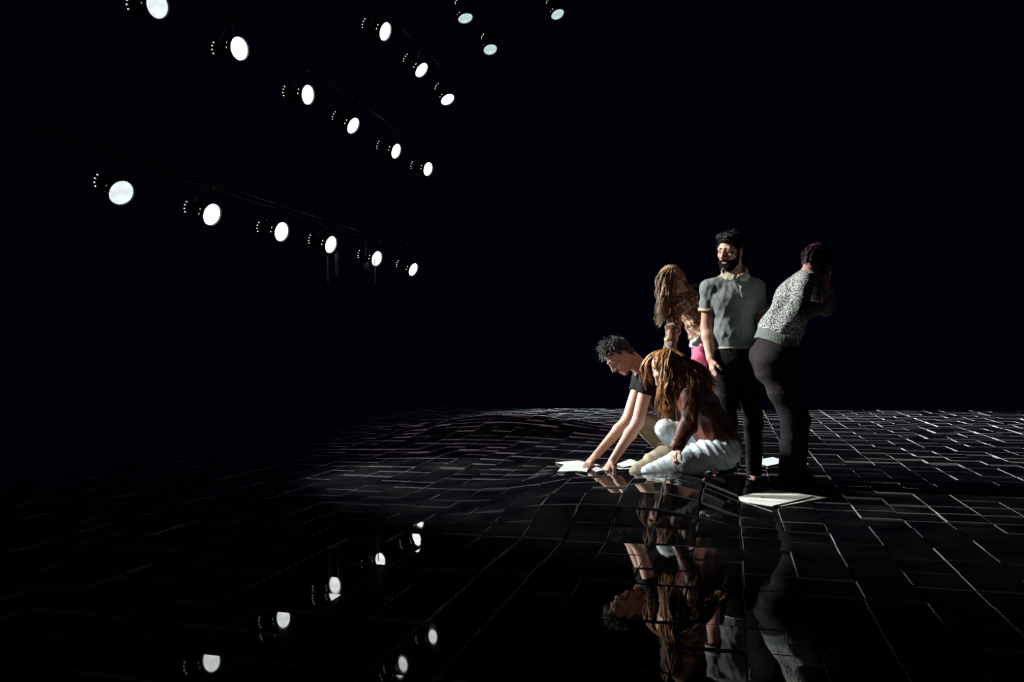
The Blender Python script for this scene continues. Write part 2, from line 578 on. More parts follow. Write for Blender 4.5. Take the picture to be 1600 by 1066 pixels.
class SDF:
    def __init__(s):
        s.pr = []

    def cone(s, a, b, ra, rb=None, k=0.02, cut=None, sub=False):
        a, b = np.array(a, float), np.array(b, float)
        rb = ra if rb is None else rb
        s.pr.append(('c', a, b, ra, rb, k, cut, sub))
        return s

    def chain(s, pts, k=0.02):
        for (p, r), (q, r2) in zip(pts[:-1], pts[1:]):
            s.cone(p, q, r, r2, k)
        return s

    def ecap(s, a, b, side, A, B, k=0.03, cut=None, cap=None):
        a, b = np.array(a, float), np.array(b, float)
        ax = b - a
        L = np.linalg.norm(ax)
        ax = ax / L
        side = np.array(side, float)
        side = nrm(side - ax * (side @ ax))
        s.pr.append(('e', a, b, (ax, L, side, np.cross(ax, side), A, B, cap), 0, k, cut, False))
        return s

    def ell(s, c, axes, rad, k=0.02, sub=False, cut=None):
        s.pr.append(('l', np.array(c, float), np.array(axes, float), np.array(rad, float), 0, k, cut, sub))
        return s

    def _bb(s, p, m):
        if p[0] == 'c':
            r = max(p[3], p[4])
            return np.minimum(p[1], p[2]) - r - m, np.maximum(p[1], p[2]) + r + m
        if p[0] == 'e':
            r = max(*p[3][4], *p[3][5])
            return np.minimum(p[1], p[2]) - r - m, np.maximum(p[1], p[2]) + r + m
        e = np.sqrt(((p[2] * p[3][:, None]) ** 2).sum(0))
        return p[1] - e - m, p[1] + e + m

    def mesh(s, vox, disp=None, clips=()):
        lo = np.min([s._bb(p, 0)[0] for p in s.pr if not p[7]], 0) - 0.03
        hi = np.max([s._bb(p, 0)[1] for p in s.pr if not p[7]], 0) + 0.03
        n = np.ceil((hi - lo) / vox).astype(int) + 1
        D = np.full(n, 0.08, np.float32)
        axs = [(lo[i] + vox * np.arange(n[i])).astype(np.float32) for i in range(3)]
        for p in s.pr:
            k = p[5]
            l, h = s._bb(p, max(k, 0.012) + 2 * vox)
            i0 = np.clip(np.floor((l - lo) / vox).astype(int), 0, n)
            i1 = np.clip(np.ceil((h - lo) / vox).astype(int) + 1, 0, n)
            if np.any(i1 <= i0):
                continue
            sl = tuple(slice(i0[i], i1[i]) for i in range(3))
            X = axs[0][sl[0]][:, None, None]
            Y = axs[1][sl[1]][None, :, None]
            Z = axs[2][sl[2]][None, None, :]
            if p[0] == 'c':
                a, b = p[1], p[2]
                ab = b - a
                L2 = max(float(ab @ ab), 1e-9)
                t = np.clip(((X - a[0]) * ab[0] + (Y - a[1]) * ab[1] + (Z - a[2]) * ab[2]) / L2, 0, 1)
                d = np.sqrt((X - a[0] - t * ab[0]) ** 2 + (Y - a[1] - t * ab[1]) ** 2 + (Z - a[2] - t * ab[2]) ** 2) - (p[3] + (p[4] - p[3]) * t)
            elif p[0] == 'e':
                a = p[1]
                ax, L, sd, nn, A, B, cap = p[3]
                q = (X - a[0]) * ax[0] + (Y - a[1]) * ax[1] + (Z - a[2]) * ax[2]
                t = np.clip(q / L, 0, 1)
                ov = q - t * L
                w = A[0] + (B[0] - A[0]) * t
                dd = A[1] + (B[1] - A[1]) * t
                cp = dd if cap is None else cap
                sx = ((X - a[0]) * sd[0] + (Y - a[1]) * sd[1] + (Z - a[2]) * sd[2]) / w
                sn = ((X - a[0]) * nn[0] + (Y - a[1]) * nn[1] + (Z - a[2]) * nn[2]) / dd
                d = (np.sqrt(sx ** 2 + sn ** 2 + (ov / cp) ** 2 + 1e-9) - 1) * np.minimum(w, dd)
            else:
                c, M, r = p[1], p[2], p[3]
                k0 = 0
                k1 = 0
                for i in range(3):
                    q = ((X - c[0]) * M[i, 0] + (Y - c[1]) * M[i, 1] + (Z - c[2]) * M[i, 2]) / r[i]
                    k0 = k0 + q * q
                    k1 = k1 + (q / r[i]) ** 2
                k0 = np.sqrt(k0 + 1e-9)
                d = k0 * (k0 - 1) / np.sqrt(k1 + 1e-9)
            if p[6] is not None:
                for (cp_, cn) in p[6]:
                    d = np.maximum(d, (X - cp_[0]) * cn[0] + (Y - cp_[1]) * cn[1] + (Z - cp_[2]) * cn[2])
            G = D[sl]
            if p[7]:
                d = -d
                hh = np.maximum(k - np.abs(G - d), 0) / k
                D[sl] = np.maximum(G, d) + hh * hh * k * 0.25
            else:
                hh = np.maximum(k - np.abs(G - d), 0) / k
                D[sl] = np.minimum(G, d) - hh * hh * k * 0.25
        if disp is not None:
            m = np.nonzero(np.abs(D) < 0.03)
            D[m] -= disp(axs[0][m[0]], axs[1][m[1]], axs[2][m[2]]).astype(np.float32)
        for (cp_, cn) in clips:
            D = np.maximum(D, ((axs[0] - cp_[0]) * cn[0])[:, None, None] + ((axs[1] - cp_[1]) * cn[1])[None, :, None] + ((axs[2] - cp_[2]) * cn[2])[None, None, :])
        return nets(D, lo, vox)


def nets(D, lo, vox):
    I = D < 0
    nx, ny, nz = D.shape
    cnt = np.zeros((nx - 1, ny - 1, nz - 1), np.int8)
    cs = [(i, j, k) for i in (0, 1) for j in (0, 1) for k in (0, 1)]
    for (i, j, k) in cs:
        cnt += I[i:nx - 1 + i, j:ny - 1 + j, k:nz - 1 + k]
    act = (cnt > 0) & (cnt < 8)
    idx = np.argwhere(act)
    vid = np.full(act.shape, -1, np.int32)
    vid[act] = np.arange(len(idx))
    acc = np.zeros((len(idx), 3))
    num = np.zeros(len(idx))
    vals = {c: D[idx[:, 0] + c[0], idx[:, 1] + c[1], idx[:, 2] + c[2]].astype(np.float64) for c in cs}
    for c in cs:
        for ax in range(3):
            if c[ax] == 0:
                c2 = list(c)
                c2[ax] = 1
                va, vb = vals[c], vals[tuple(c2)]
                m = (va < 0) != (vb < 0)
                t = np.where(m, va / np.where(m, va - vb, 1), 0)
                pt = np.array(c, float)[None, :].repeat(len(idx), 0)
                pt[:, ax] += t
                acc[m] += pt[m]
                num[m] += 1
    V = (idx + acc / num[:, None]) * vox + lo
    quads = []
    for ax in range(3):
        o1, o2 = (ax + 1) % 3, (ax + 2) % 3
        s0 = [slice(1, -1)] * 3
        s1 = [slice(1, -1)] * 3
        s0[ax] = slice(0, D.shape[ax] - 1)
        s1[ax] = slice(1, D.shape[ax])
        A, B = I[tuple(s0)], I[tuple(s1)]
        e = np.argwhere(A != B)
        if len(e) == 0:
            continue
        fl = A[e[:, 0], e[:, 1], e[:, 2]]
        base = e.copy()
        base[:, o1] += 1
        base[:, o2] += 1

        def g(d1, d2):
            q = base.copy()
            q[:, o1] += d1
            q[:, o2] += d2
            return vid[q[:, 0], q[:, 1], q[:, 2]]
        Q = np.stack([g(-1, -1), g(0, -1), g(0, 0), g(-1, 0)], 1)
        Q[~fl] = Q[~fl][:, ::-1]
        quads.append(Q)
    Q = np.concatenate(quads)
    Q = Q[(Q >= 0).all(1)]
    return V, Q


def np_mesh(name, V, Q, material, parent=None):
    me = bpy.data.meshes.new(name)
    me.vertices.add(len(V))
    me.vertices.foreach_set('co', np.asarray(V, np.float32).ravel())
    me.loops.add(Q.size)
    me.loops.foreach_set('vertex_index', Q.astype(np.int32).ravel())
    me.polygons.add(len(Q))
    me.polygons.foreach_set('loop_start', np.arange(len(Q), dtype=np.int32) * Q.shape[1])
    me.polygons.foreach_set('loop_total', np.full(len(Q), Q.shape[1], np.int32))
    me.polygons.foreach_set('use_smooth', np.ones(len(Q), bool))
    me.update(calc_edges=True)
    me.validate()
    me.materials.append(material)
    o = bpy.data.objects.new(name, me)
    COL.objects.link(o)
    if parent is not None:
        o.parent = parent
    return o


def folds(seed, amp, freq, dirv=None, n=5):
    """cloth folds: a few warped ridged waves"""
    r = np.random.default_rng(seed)
    ws = []
    for i in range(n):
        d = nrm(r.normal(0, 1, 3) + (0 if dirv is None else np.array(dirv) * 5.0))
        ws.append((d * freq * r.uniform(0.7, 1.4), r.uniform(0, 6.28), nrm(r.normal(0, 1, 3)) * freq * 0.5, r.uniform(0, 6.28)))

    def f(x, y, z):
        o = 0
        for d, ph, w, p2 in ws:
            o = o + (1 - np.abs(np.sin(0.5 * (d[0] * x + d[1] * y + d[2] * z + ph + 1.3 * np.sin(w[0] * x + w[1] * y + w[2] * z + p2)))) * 2)
        return amp * o / n * 1.6
    return f


def tubes_np(curves, sides=4):
    """curves: list of (pts Nx3, radii N) -> V,Q (quads)"""
    Vs, Qs, n0 = [], [], 0
    for pts, rad in curves:
        pts = np.asarray(pts)
        N = len(pts)
        d = np.gradient(pts, axis=0)
        d /= np.linalg.norm(d, axis=1)[:, None] + 1e-9
        up = np.array([0.3, 0.8, 0.5])
        a = np.cross(d, up)
        a /= np.linalg.norm(a, axis=1)[:, None] + 1e-9
        b = np.cross(d, a)
        t = np.arange(sides) * 2 * math.pi / sides
        V = pts[:, None, :] + rad[:, None, None] * (a[:, None, :] * np.cos(t)[None, :, None] + b[:, None, :] * np.sin(t)[None, :, None])
        Vs.append(V.reshape(-1, 3))
        i = np.arange(N - 1)[:, None] * sides
        k = np.arange(sides)[None, :]
        k2 = (k + 1) % sides
        Q = np.stack([i + k, i + k2, i + sides + k2, i + sides + k], -1).reshape(-1, 4) + n0
        Qs.append(Q)
        n0 += N * sides
    return np.concatenate(Vs), np.concatenate(Qs)


def bez(pts, n):
    """smooth curve through pts (Catmull-Rom), n samples"""
    P = [np.array(p, float) for p in pts]
    P = [2 * P[0] - P[1]] + P + [2 * P[-1] - P[-2]]
    out = []
    m = len(P) - 3
    for u in np.linspace(0, m - 1e-6, n):
        i = int(u)
        t = u - i
        p0, p1, p2, p3 = P[i:i + 4]
        out.append(0.5 * ((2 * p1) + (-p0 + p2) * t + (2 * p0 - 5 * p1 + 4 * p2 - p3) * t * t + (-p0 + 3 * p1 - 3 * p2 + p3) * t ** 3))
    return np.array(out)


def clumps(guides, nclump, per, seed, spread=0.01, wav=0.012, rad=0.0025, n=18):
    """wavy locks: each lock follows its own wandering curve, its hairs fan out a little"""
    r = np.random.default_rng(seed)
    G = [bez(g, n) for g in guides]
    u = np.linspace(0, 1, n)[:, None]
    out = []
    for _ in range(nclump):
        f = r.uniform(0, len(G) - 1)
        i = min(int(f), len(G) - 2)
        t = f - i
        c = G[i] * (1 - t) + G[i + 1] * t
        ph, fr = r.uniform(0, 6.28, 3), r.uniform(8, 15)
        c = c + wav * np.sin(fr * u + ph[None, :]) * np.minimum(1, u * 1.6) + r.normal(0, 1, 3)[None, :] * 0.010 * u + r.normal(0, .004, 3)[None, :]
        L0 = r.uniform(0.82, 1.0)
        for _k in range(per):
            o1, o2 = r.normal(0, 1, 3)[None, :], r.normal(0, 1, 3)[None, :]
            ph2 = r.uniform(0, 6.28, 3)
            cc = c + o1 * spread * (0.4 + 0.5 * u) + o2 * spread * u ** 2 * 0.9 + 0.003 * np.sin(14 * u + ph2[None, :])
            L = L0 * r.uniform(0.85, 1.0)
            cc = np.stack([np.interp(u[:, 0] * L, u[:, 0], cc[:, k]) for k in range(3)], 1)
            out.append((cc, rad * r.uniform(0.6, 1.4) * (1 - 0.8 * u[:, 0] ** 2)))
    return out


class Fig:
    """a person: local frame x = right in the picture, y = away, z = up, at the base point"""
    def __init__(s, base_px, Z0, baseh=0.0):
        s.Z0 = Z0
        b = point(base_px, 700, Z0)
        s.base = np.array([b[0], b[1], baseh])
        s.c, s.s = math.cos(PSI), math.sin(PSI)

    def loc(s, w):
        d = np.array(w) - s.base
        return np.array([d[0] * s.c + d[1] * s.s, -d[0] * s.s + d[1] * s.c, d[2]])

    def P(s, px, py, dz=0.0):
        return s.loc(point(px, py, s.Z0 + dz))

    def place(s, o):
        o.location = tuple(s.base)
        o.rotation_euler = (0, 0, PSI)
        return o


def head(S, c, F, U, scale=1.0, female=False):
    F = nrm(F)
    U = np.array(U, float)
    U = nrm(U - F * (U @ F))
    R = np.cross(F, U)
    A = np.array([R, F, U])

    def q(r, f, u):
        return c + (R * r + F * f + U * u) * scale
    k = 0.02
    S.ell(q(0, -0.012, 0.03), A, np.array([0.076, 0.097, 0.09]) * scale, k)
    S.ell(q(0, 0.03, -0.035), A, np.array([0.060, 0.062, 0.078]) * scale, 0.03)
    S.cone(q(-0.02, 0.062, -0.098), q(0.02, 0.062, -0.098), 0.02 * scale, None, 0.03)
    for sg in (-1, 1):
        S.cone(q(sg * 0.055, -0.005, -0.045), q(sg * 0.02, 0.06, -0.095), 0.018 * scale, 0.016 * scale, 0.03)   # jaw
        S.ell(q(sg * 0.042, 0.062, -0.018), A, np.array([0.02, 0.02, 0.018]) * scale, 0.02)                    # cheek
        S.ell(q(sg * 0.032, 0.099, 0.008), A, np.array([0.019, 0.017, 0.012]) * scale, 0.012, sub=True)          # eye socket
        S.ell(q(sg * 0.031, 0.073, 0.007), A, np.array([0.013, 0.013, 0.0125]) * scale, 0.004)                  # eyeball and lid
        S.ell(q(sg * 0.079, -0.008, -0.008), A, np.array([0.011, 0.02, 0.032]) * scale, 0.008)                   # ear
    S.cone(q(-0.042, 0.078, 0.03), q(0.042, 0.078, 0.03), 0.011 * scale, None, 0.018)                            # brow
    S.cone(q(0, 0.088, 0.02), q(0, 0.113, -0.027), 0.0085 * scale, 0.0125 * scale, 0.012)                        # nose
    for sg in (-1, 1):
        S.ell(q(sg * 0.013, 0.1, -0.031), A, np.array([0.009, 0.011, 0.008]) * scale, 0.008)
    S.cone(q(-0.02, 0.086, -0.058), q(0.02, 0.086, -0.058), 0.0065 * scale, None, 0.006)                         # lips
    S.cone(q(-0.016, 0.086, -0.071), q(0.016, 0.086, -0.071), 0.0075 * scale, None, 0.006)
    return q, A


def hand(S, w, d, nrm_, thumb, curl=(0.35, 0.45, 0.3), scale=1.0, spread=0.1, vary=0.0):
    """w wrist, d pointing along the hand, nrm_ out of the palm, thumb = +1/-1 side"""
    d = nrm(d)
    n = np.array(nrm_, float)
    n = nrm(n - d * (n @ d))
    sd = np.cross(d, n) * thumb            # towards the thumb
    S.ecap(w - d * 0.01, w + d * 0.075 * scale, sd, (0.028 * scale, 0.019 * scale), (0.04 * scale, 0.014 * scale), 0.015)
    Ls = [(0.040, 0.026, 0.02), (0.046, 0.028, 0.021), (0.042, 0.026, 0.02), (0.033, 0.021, 0.018)]
    for i in range(4):
        off = (1.5 - i) * 0.0195 * scale
        p = w + d * (0.086 - 0.004 * abs(i - 1)) * scale + sd * off
        dirv = nrm(d + sd * (1.5 - i) * spread)
        ang = 0
        r = [0.0088, 0.0082, 0.0076, 0.0066]
        for j in range(3):
            ang += curl[j] * (1 + vary * (i - 1.5))
            v = dirv * math.cos(ang) + n * math.sin(ang)
            e = p + v * Ls[i][j] * scale
            S.cone(p, e, r[j] * scale, r[j + 1] * scale, 0.006)
            p = e
    p = w + d * 0.022 * scale + sd * 0.022 * scale
    for j, (L, r0, r1) in enumerate([(0.042, 0.014, 0.011), (0.032, 0.0105, 0.009), (0.026, 0.009, 0.0075)]):
        v = nrm(d * (0.75 + 0.15 * j) + sd * (0.7 - 0.3 * j) + n * (0.3 + 0.15 * j))
        e = p + v * L * scale
        S.cone(p, e, r0 * scale, r1 * scale, 0.008)
        p = e


def shoe(S, heel, toe, up=(0, 0, 1), w=0.045):
    heel, toe = np.array(heel, float), np.array(toe, float)
    d = nrm(toe - heel)
    sd = np.cross(np.array(up, float), d)
    u = nrm(np.cross(d, sd))
    S.ecap(heel + d * 0.02, heel + d * 0.16, sd, (w * .8, 0.04), (w * 1.05, 0.035), 0.02)
    S.ecap(heel + d * 0.14 - u * .008, toe - d * 0.04 - u * .01, sd, (w * 1.05, 0.03), (w * .8, 0.022), 0.02)
    S.cone(heel + u * 0.03 + d * .02, heel + u * 0.075 + d * .025, 0.042, 0.045, 0.02)


M_skin = mat('skin_light', (0.62, 0.34, 0.25), 0.5, spec=0.35, color2=(0.68, 0.40, 0.30), vscale=25, bump=0.08, bscale=120, sss=0.06)
M_skin2 = mat('skin_tan', (0.50, 0.26, 0.18), 0.5, spec=0.35, color2=(0.58, 0.31, 0.22), vscale=25, bump=0.08, bscale=120, sss=0.06)
M_hairblack = mat('hair_black', (0.009, 0.008, 0.010), 0.5, spec=0.2, bump=0.9, bscale=90, stretch=(1, 1, 0.35))
M_hairgrey = mat('hair_dark_greying', (0.02, 0.02, 0.022), 0.45, color2=(0.055, 0.055, 0.057), vscale=60, thresh=(0.5, 0.75), bump=0.9, bscale=90)
M_hairred = mat('hair_copper', (0.12, 0.038, 0.012), 0.35, color2=(0.56, 0.30, 0.11), vscale=20, spec=0.5)
M_hairbrown = mat('hair_light_brown', (0.10, 0.058, 0.032), 0.4, color2=(0.44, 0.29, 0.16), vscale=22, spec=0.5)
M_hairplum = mat('hair_plum_black', (0.040, 0.016, 0.020), 0.5, spec=0.2, bump=0.3, bscale=60, stretch=(1.5, 1.5, 0.15))
M_beard = mat('beard_black', (0.012, 0.009, 0.008), 0.8, spec=0.15, bump=0.8, bscale=220)
M_eye = mat('eye_dark', (0.02, 0.012, 0.01), 0.15)
M_poly = mat('polo_heather_grey', (0.17, 0.205, 0.21), 0.85, color2=(0.22, 0.255, 0.26), vscale=160, bump=0.25, bscale=30, sheen=0.15)
M_cream = mat('cream_cotton', (0.62, 0.58, 0.47), 0.8, bump=0.15, bscale=60)
M_blackcloth = mat('black_cloth', (0.007, 0.0065, 0.008), 0.85, spec=0.15, bump=0.3, bscale=30)
M_charcoal = mat('charcoal_denim', (0.010, 0.0105, 0.011), 0.8, spec=0.15, bump=0.3, bscale=30)
M_plumtrouser = mat('plum_grey_trouser', (0.027, 0.022, 0.027), 0.85, spec=0.15, bump=0.25, bscale=25)
M_jeans = mat('pale_blue_denim', (0.42, 0.50, 0.54), 0.8, color2=(0.54, 0.62, 0.65), vscale=12, bump=0.25, bscale=35)
M_khaki = mat('khaki_cotton', (0.36, 0.31, 0.21), 0.85, color2=(0.43, 0.37, 0.26), vscale=12, bump=0.3, bscale=30)
M_pink = mat('raspberry_denim', (0.50, 0.055, 0.14), 0.75, color2=(0.58, 0.08, 0.18), vscale=20, bump=0.25, bscale=30)
M_blouse = mat('russet_blouse', (0.080, 0.024, 0.015), 0.5, color2=(0.115, 0.036, 0.021), vscale=10, bump=0.35, bscale=14, spec=0.35)
M_lace = mat('rust_lace', (0.15, 0.062, 0.03), 0.8, color2=(0.60, 0.43, 0.30), vscale=38, thresh=(0.50, 0.62), bump=0.5, bscale=40)
M_knit = mat('speckled_knit', (0.035, 0.04, 0.042), 0.9, color2=(0.62, 0.67, 0.66), vscale=105, thresh=(0.42, 0.58), bump=0.6, bscale=105)
M_rib = mat('grey_green_rib', (0.17, 0.21, 0.19), 0.9, bump=0.5, bscale=90, stretch=(1, 1, 0.15))
M_white = mat('white_cotton', (0.62, 0.68, 0.72), 0.8, bump=0.2, bscale=25)
M_leather = mat('black_leather', (0.012, 0.011, 0.012), 0.35)
M_brownleather = mat('brown_leather', (0.05, 0.02, 0.016), 0.4)

VB = 0.0045   # body voxel
VC = 0.006   # clothes voxel
DOWN = np.array([0, 0, -1.0])
XR = np.array([1.0, 0, 0])


def body_obj(S, fig, name, label, skin, vox=VB):
    V, Q = S.mesh(vox)
    o = np_mesh(name, V, Q, skin)
    fig.place(o)
    tag(o, label, 'person', 'performers on the tiled stage')
    return o


def cloth(S, name, m, parent, disp=None, vox=VC, clips=(), label=None):
    V, Q = S.mesh(vox, disp, clips)
    o = np_mesh(name, V, Q, m, parent)
    if label:
        o['label'] = label
    return o


def lerp(a, b, t):
    return np.array(a) * (1 - t) + np.array(b) * t


# ---------------------------------------------------------------- person: bearded man standing in a grey polo
def man_polo():
    g = Fig(1158, 5.5)
    P = g.P
    S = SDF()
    hc = P(1141, 393)
    F = (-0.72, -0.66, -0.22)
    q, A = head(S, hc, F, (-0.02, -0.12, 1))
    neck = P(1149, 432, 0.02)
    S.cone(q(0, -0.03, -0.06), neck, 0.056, 0.064, 0.03)
    shL, shR = P(1109, 452, 0.02), P(1180, 451, 0.03)
    chest, waist, pel = P(1146, 470), P(1147, 520), P(1149, 560)
    wr_l, el_l = P(1110, 560, -0.05), P(1104, 512, 0.05)
    wr_r, el_r = P(1190, 562, -0.02), P(1193, 512, 0.07)
    hipL, hipR = P(1131, 575), P(1166, 575)
    knL, knR = P(1137, 660, -0.03), P(1177, 660, 0.0)
    anL, anR = P(1134, 736, 0.03), P(1178, 738, 0.05)

    def torso(T, o):
        T.ecap(pel, waist, XR, (0.138 + o, 0.103 + o), (0.124 + o, 0.096 + o), 0.05)
        T.ecap(waist, chest, XR, (0.124 + o, 0.096 + o), (0.152 + o, 0.112 + o), 0.05)
        T.ecap(chest, lerp(chest, neck, .55), XR, (0.152 + o, 0.112 + o), (0.12 + o, 0.075 + o), 0.05)
        T.cone(shL, shR, 0.056 + o, None, 0.05)
        T.cone(P(1133, 436, .03), shL, 0.045 + o, 0.05 + o, 0.05)
        T.cone(P(1162, 436, .04), shR, 0.045 + o, 0.05 + o, 0.05)
    torso(S, -0.006)
    for sh, el, wr in ((shL, el_l, wr_l), (shR, el_r, wr_r)):
        S.cone(sh, el, 0.052, 0.042, 0.03)
        S.cone(el, lerp(el, wr, .3), 0.042, 0.043, 0.02)
        S.cone(lerp(el, wr, .3), wr, 0.043, 0.028, 0.02)
    for h, k, a in ((hipL, knL, anL), (hipR, knR, anR)):
        S.cone(h, k, 0.08, 0.052, 0.04)
        S.cone(k, a, 0.055, 0.036, 0.02)
        S.cone(a, a + np.array([0, -0.05, -0.045]), 0.034, 0.022, 0.02)
    hand(S, wr_l, P(1116, 590, -0.08) - wr_l, (0.9, 0.1, 0), 1, (0.3, 0.5, 0.4), spread=0.04)
    hand(S, wr_r, (0, -0.1, -1), (-0.9, 0.1, 0), -1)
    b = body_obj(S, g, 'person', 'bearded man in a grey polo shirt standing upright, looking left', M_skin)
    # polo
    T = SDF()
    torso(T, 0.012)
    for sh, el in ((shL, el_l), (shR, el_r)):
        e = lerp(sh, el, .56)
        d = nrm(el - sh)
        T.cone(sh, e + d * .03, 0.064, 0.068, 0.02, cut=[(e, d)])
    hem = P(1147, 543)
    fd = folds(3, 0.0032, 60, (0.35, 0.1, 1.0), n=4)
    fd2 = folds(4, 0.0025, 110, (1, 0, 0.1))
    cloth(T, 'polo_shirt', M_poly, b, lambda x, y, z: fd(x, y, z) + fd2(x, y, z), vox=0.006,
          clips=[(hem, np.array([0.05, 0, -1.0])), (P(1149, 434), nrm((0, .35, 1.0)))])
    # cream hem under the polo
    T = SDF()
    T.ecap(P(1147, 547), P(1147, 537), XR, (0.142, 0.113), (0.140, 0.111), 0.01)
    cloth(T, 'undershirt_hem', M_cream, b, None, clips=[(P(1147, 544.6), np.array([0.05, 0, -1.0])), (P(1147, 542.2), np.array([0, 0, 1.0]))])
    # cuffs
    for sh, el in ((shL, el_l), (shR, el_r)):
        e = lerp(sh, el, .56)
        d = nrm(el - sh)
        T = SDF().cone(e - d * .03, e + d * .03, 0.0705, 0.0705, 0.01, cut=[(e + d * .004, d), (e - d * .016, -d)])
        cloth(T, 'sleeve_cuff', M_cream, b, vox=0.005)
    # collar: two flaps
    T = SDF()
    nk = P(1148, 428)
    fr = P(1152, 440, -0.115)
    for sg, pts in ((-1, [P(1134, 422, -0.03), P(1130, 427, -0.07), P(1137, 433, -0.1), P(1146, 434, -0.12)]),
                    (1, [P(1166, 424, -0.02), P(1168, 429, -0.06), P(1163, 434, -0.1), P(1155, 434, -0.12)])):
        for p0, p1 in zip(pts[:-1], pts[1:]):
            T.ecap(p0, p1, (0.1 * sg, -0.45, -0.8), (0.026, 0.008), (0.027, 0.008), 0.01, cap=0.01)
    for p0, p1 in ((P(1134, 422, -0.03), P(1138, 419, 0.06)), (P(1138, 419, 0.06), P(1160, 419, 0.07)), (P(1160, 419, 0.07), P(1166, 424, -0.02))):
        T.ecap(p0, p1, (0, 0, 1), (0.024, 0.008), (0.024, 0.008), 0.01, cap=0.01)
    cloth(T, 'collar', M_cream, b, vox=0.0045)
    T = SDF()
    pts = [P(1152, 434, -0.125), P(1156, 444, -0.13), P(1159, 455, -0.13), P(1161, 464, -0.128)]
    for p0, p1 in zip(pts[:-1], pts[1:]):
        T.ecap(p0, p1, (1, 0, 0), (0.012, 0.010), (0.012, 0.010), 0.008, cap=0.01)
    cloth(T, 'placket', M_poly, b, vox=0.0045)
    T = SDF().cone(P(1158, 448, -0.142), P(1158.5, 450, -0.142), 0.007, None, 0.002)
    cloth(T, 'button', M_cream, b, vox=0.003)
    # trousers
    T = SDF()
    T.ecap(P(1148, 542), pel, XR, (0.136, 0.104), (0.150, 0.114), 0.03)
    T.ecap(pel, P(1149, 580), XR, (0.150, 0.114), (0.150, 0.105), 0.03)
    for h, k, a in ((hipL, knL, anL), (hipR, knR, anR)):
        T.cone(h, k, 0.092, 0.066, 0.04)
        T.cone(k, a + DOWN * .01, 0.066, 0.058, 0.03, cut=[(a + DOWN * .02, DOWN)])
    f3 = folds(8, 0.006, 45, (0.3, 0, 1))
    cloth(T, 'trousers', M_charcoal, b, f3, clips=[(P(1148, 546), np.array([0, 0, 1.0]))])
    T = MB()
    bp = P(1143, 548, -0.118)
    T.box(bp, (0.022, 0.006, 0.016))
    T.build('belt_buckle', M_bolt, b)
    for a, dx in ((anL, -0.03), (anR, 0.03)):
        T = SDF()
        shoe(T, a + np.array([0, 0.05, -0.055]), a + np.array([dx, -0.2, -0.058]))
        V, Q = T.mesh(0.007, clips=[((0, 0, 0.004), (0, 0, -1.0))])
        np_mesh('shoe', V, Q, M_leather, b)
    # hair
    T = SDF()
    R, Fv, U = A
    T.ell(q(0, -0.02, 0.045), A, (0.09, 0.108, 0.098), 0.02, cut=[(q(0, 0.05, 0.036), nrm(Fv * .75 - U * .66))])
    T.ell(q(-0.015, 0.05, 0.106), A, (0.06, 0.05, 0.03), 0.03)
    T.ell(q(0.03, 0.045, 0.108), A, (0.05, 0.05, 0.03), 0.03)
    for sg in (-1, 1):
        T.ell(q(sg * 0.078, 0.022, 0.0), A, (0.010, 0.02, 0.05), 0.02)
    fh = folds(5, 0.009, 150, (0.3, 0.2, 1))
    cloth(T, 'hair', M_hairblack, b, fh, vox=0.0045)
    cv = []
    r = np.random.default_rng(2)
    for _ in range(300):
        th = r.uniform(0, 6.28)
        ph = r.uniform(0.05, 1.25)
        n = np.array([math.sin(ph) * math.cos(th), math.sin(ph) * math.sin(th), math.cos(ph)])
        if n[1] > 0.55 and n[2] < 0.55:
            continue
        p0 = q(n[0] * .085, -0.02 + n[1] * .102, 0.045 + n[2] * .092)
        nd = R * n[0] + Fv * n[1] + U * n[2]
        tdir = nrm(r.normal(0, .45, 3) + Fv * .8 - R * .5 - U * .3)
        L = r.uniform(.02, .045)
        cv.append((bez([p0, p0 + nd * .007 + tdir * L * .5, p0 + nd * .004 + tdir * L], 5), np.array([.003, .003, .0025, .002, .001])))
    V, Q = tubes_np(cv, 4)
    tag(np_mesh('hair_locks', V, Q, M_hairblack, b), kind='stuff')
    # beard, moustache, brows
    T = SDF()
    T.ell(q(0, 0.035, -0.075), A, (0.064, 0.066, 0.062), 0.02, cut=[(q(0, 0, -0.042), nrm(U * 1.0 + Fv * .12))])
    T.cone(q(-0.022, 0.06, -0.105), q(0.022, 0.06, -0.105), 0.03, None, 0.02)
    for sg in (-1, 1):
        T.cone(q(sg * 0.072, 0.012, -0.02), q(sg * 0.058, 0.03, -0.07), 0.011, 0.022, 0.02)
        T.cone(q(sg * 0.004, 0.098, -0.047), q(sg * 0.03, 0.082, -0.064), 0.009, 0.008, 0.01)
    T.ell(q(0, 0.098, -0.066), A, (0.019, 0.016, 0.0085), 0.006, sub=True)
    cloth(T, 'beard', M_beard, b, folds(6, 0.003, 400), vox=0.004)
    for sg in (-1, 1):
        T = SDF().cone(q(sg * 0.014, 0.091, 0.032), q(sg * 0.05, 0.076, 0.036), 0.006, 0.004, 0.002)
        cloth(T, 'eyebrow', M_beard, b, vox=0.0035)
    for sg in (-1, 1):
        T = SDF().ell(q(sg * 0.031, 0.0785, 0.005), A, (0.011, 0.0095, 0.006), 0.002)
        cloth(T, 'eye', M_eye, b, vox=0.003)
    return b


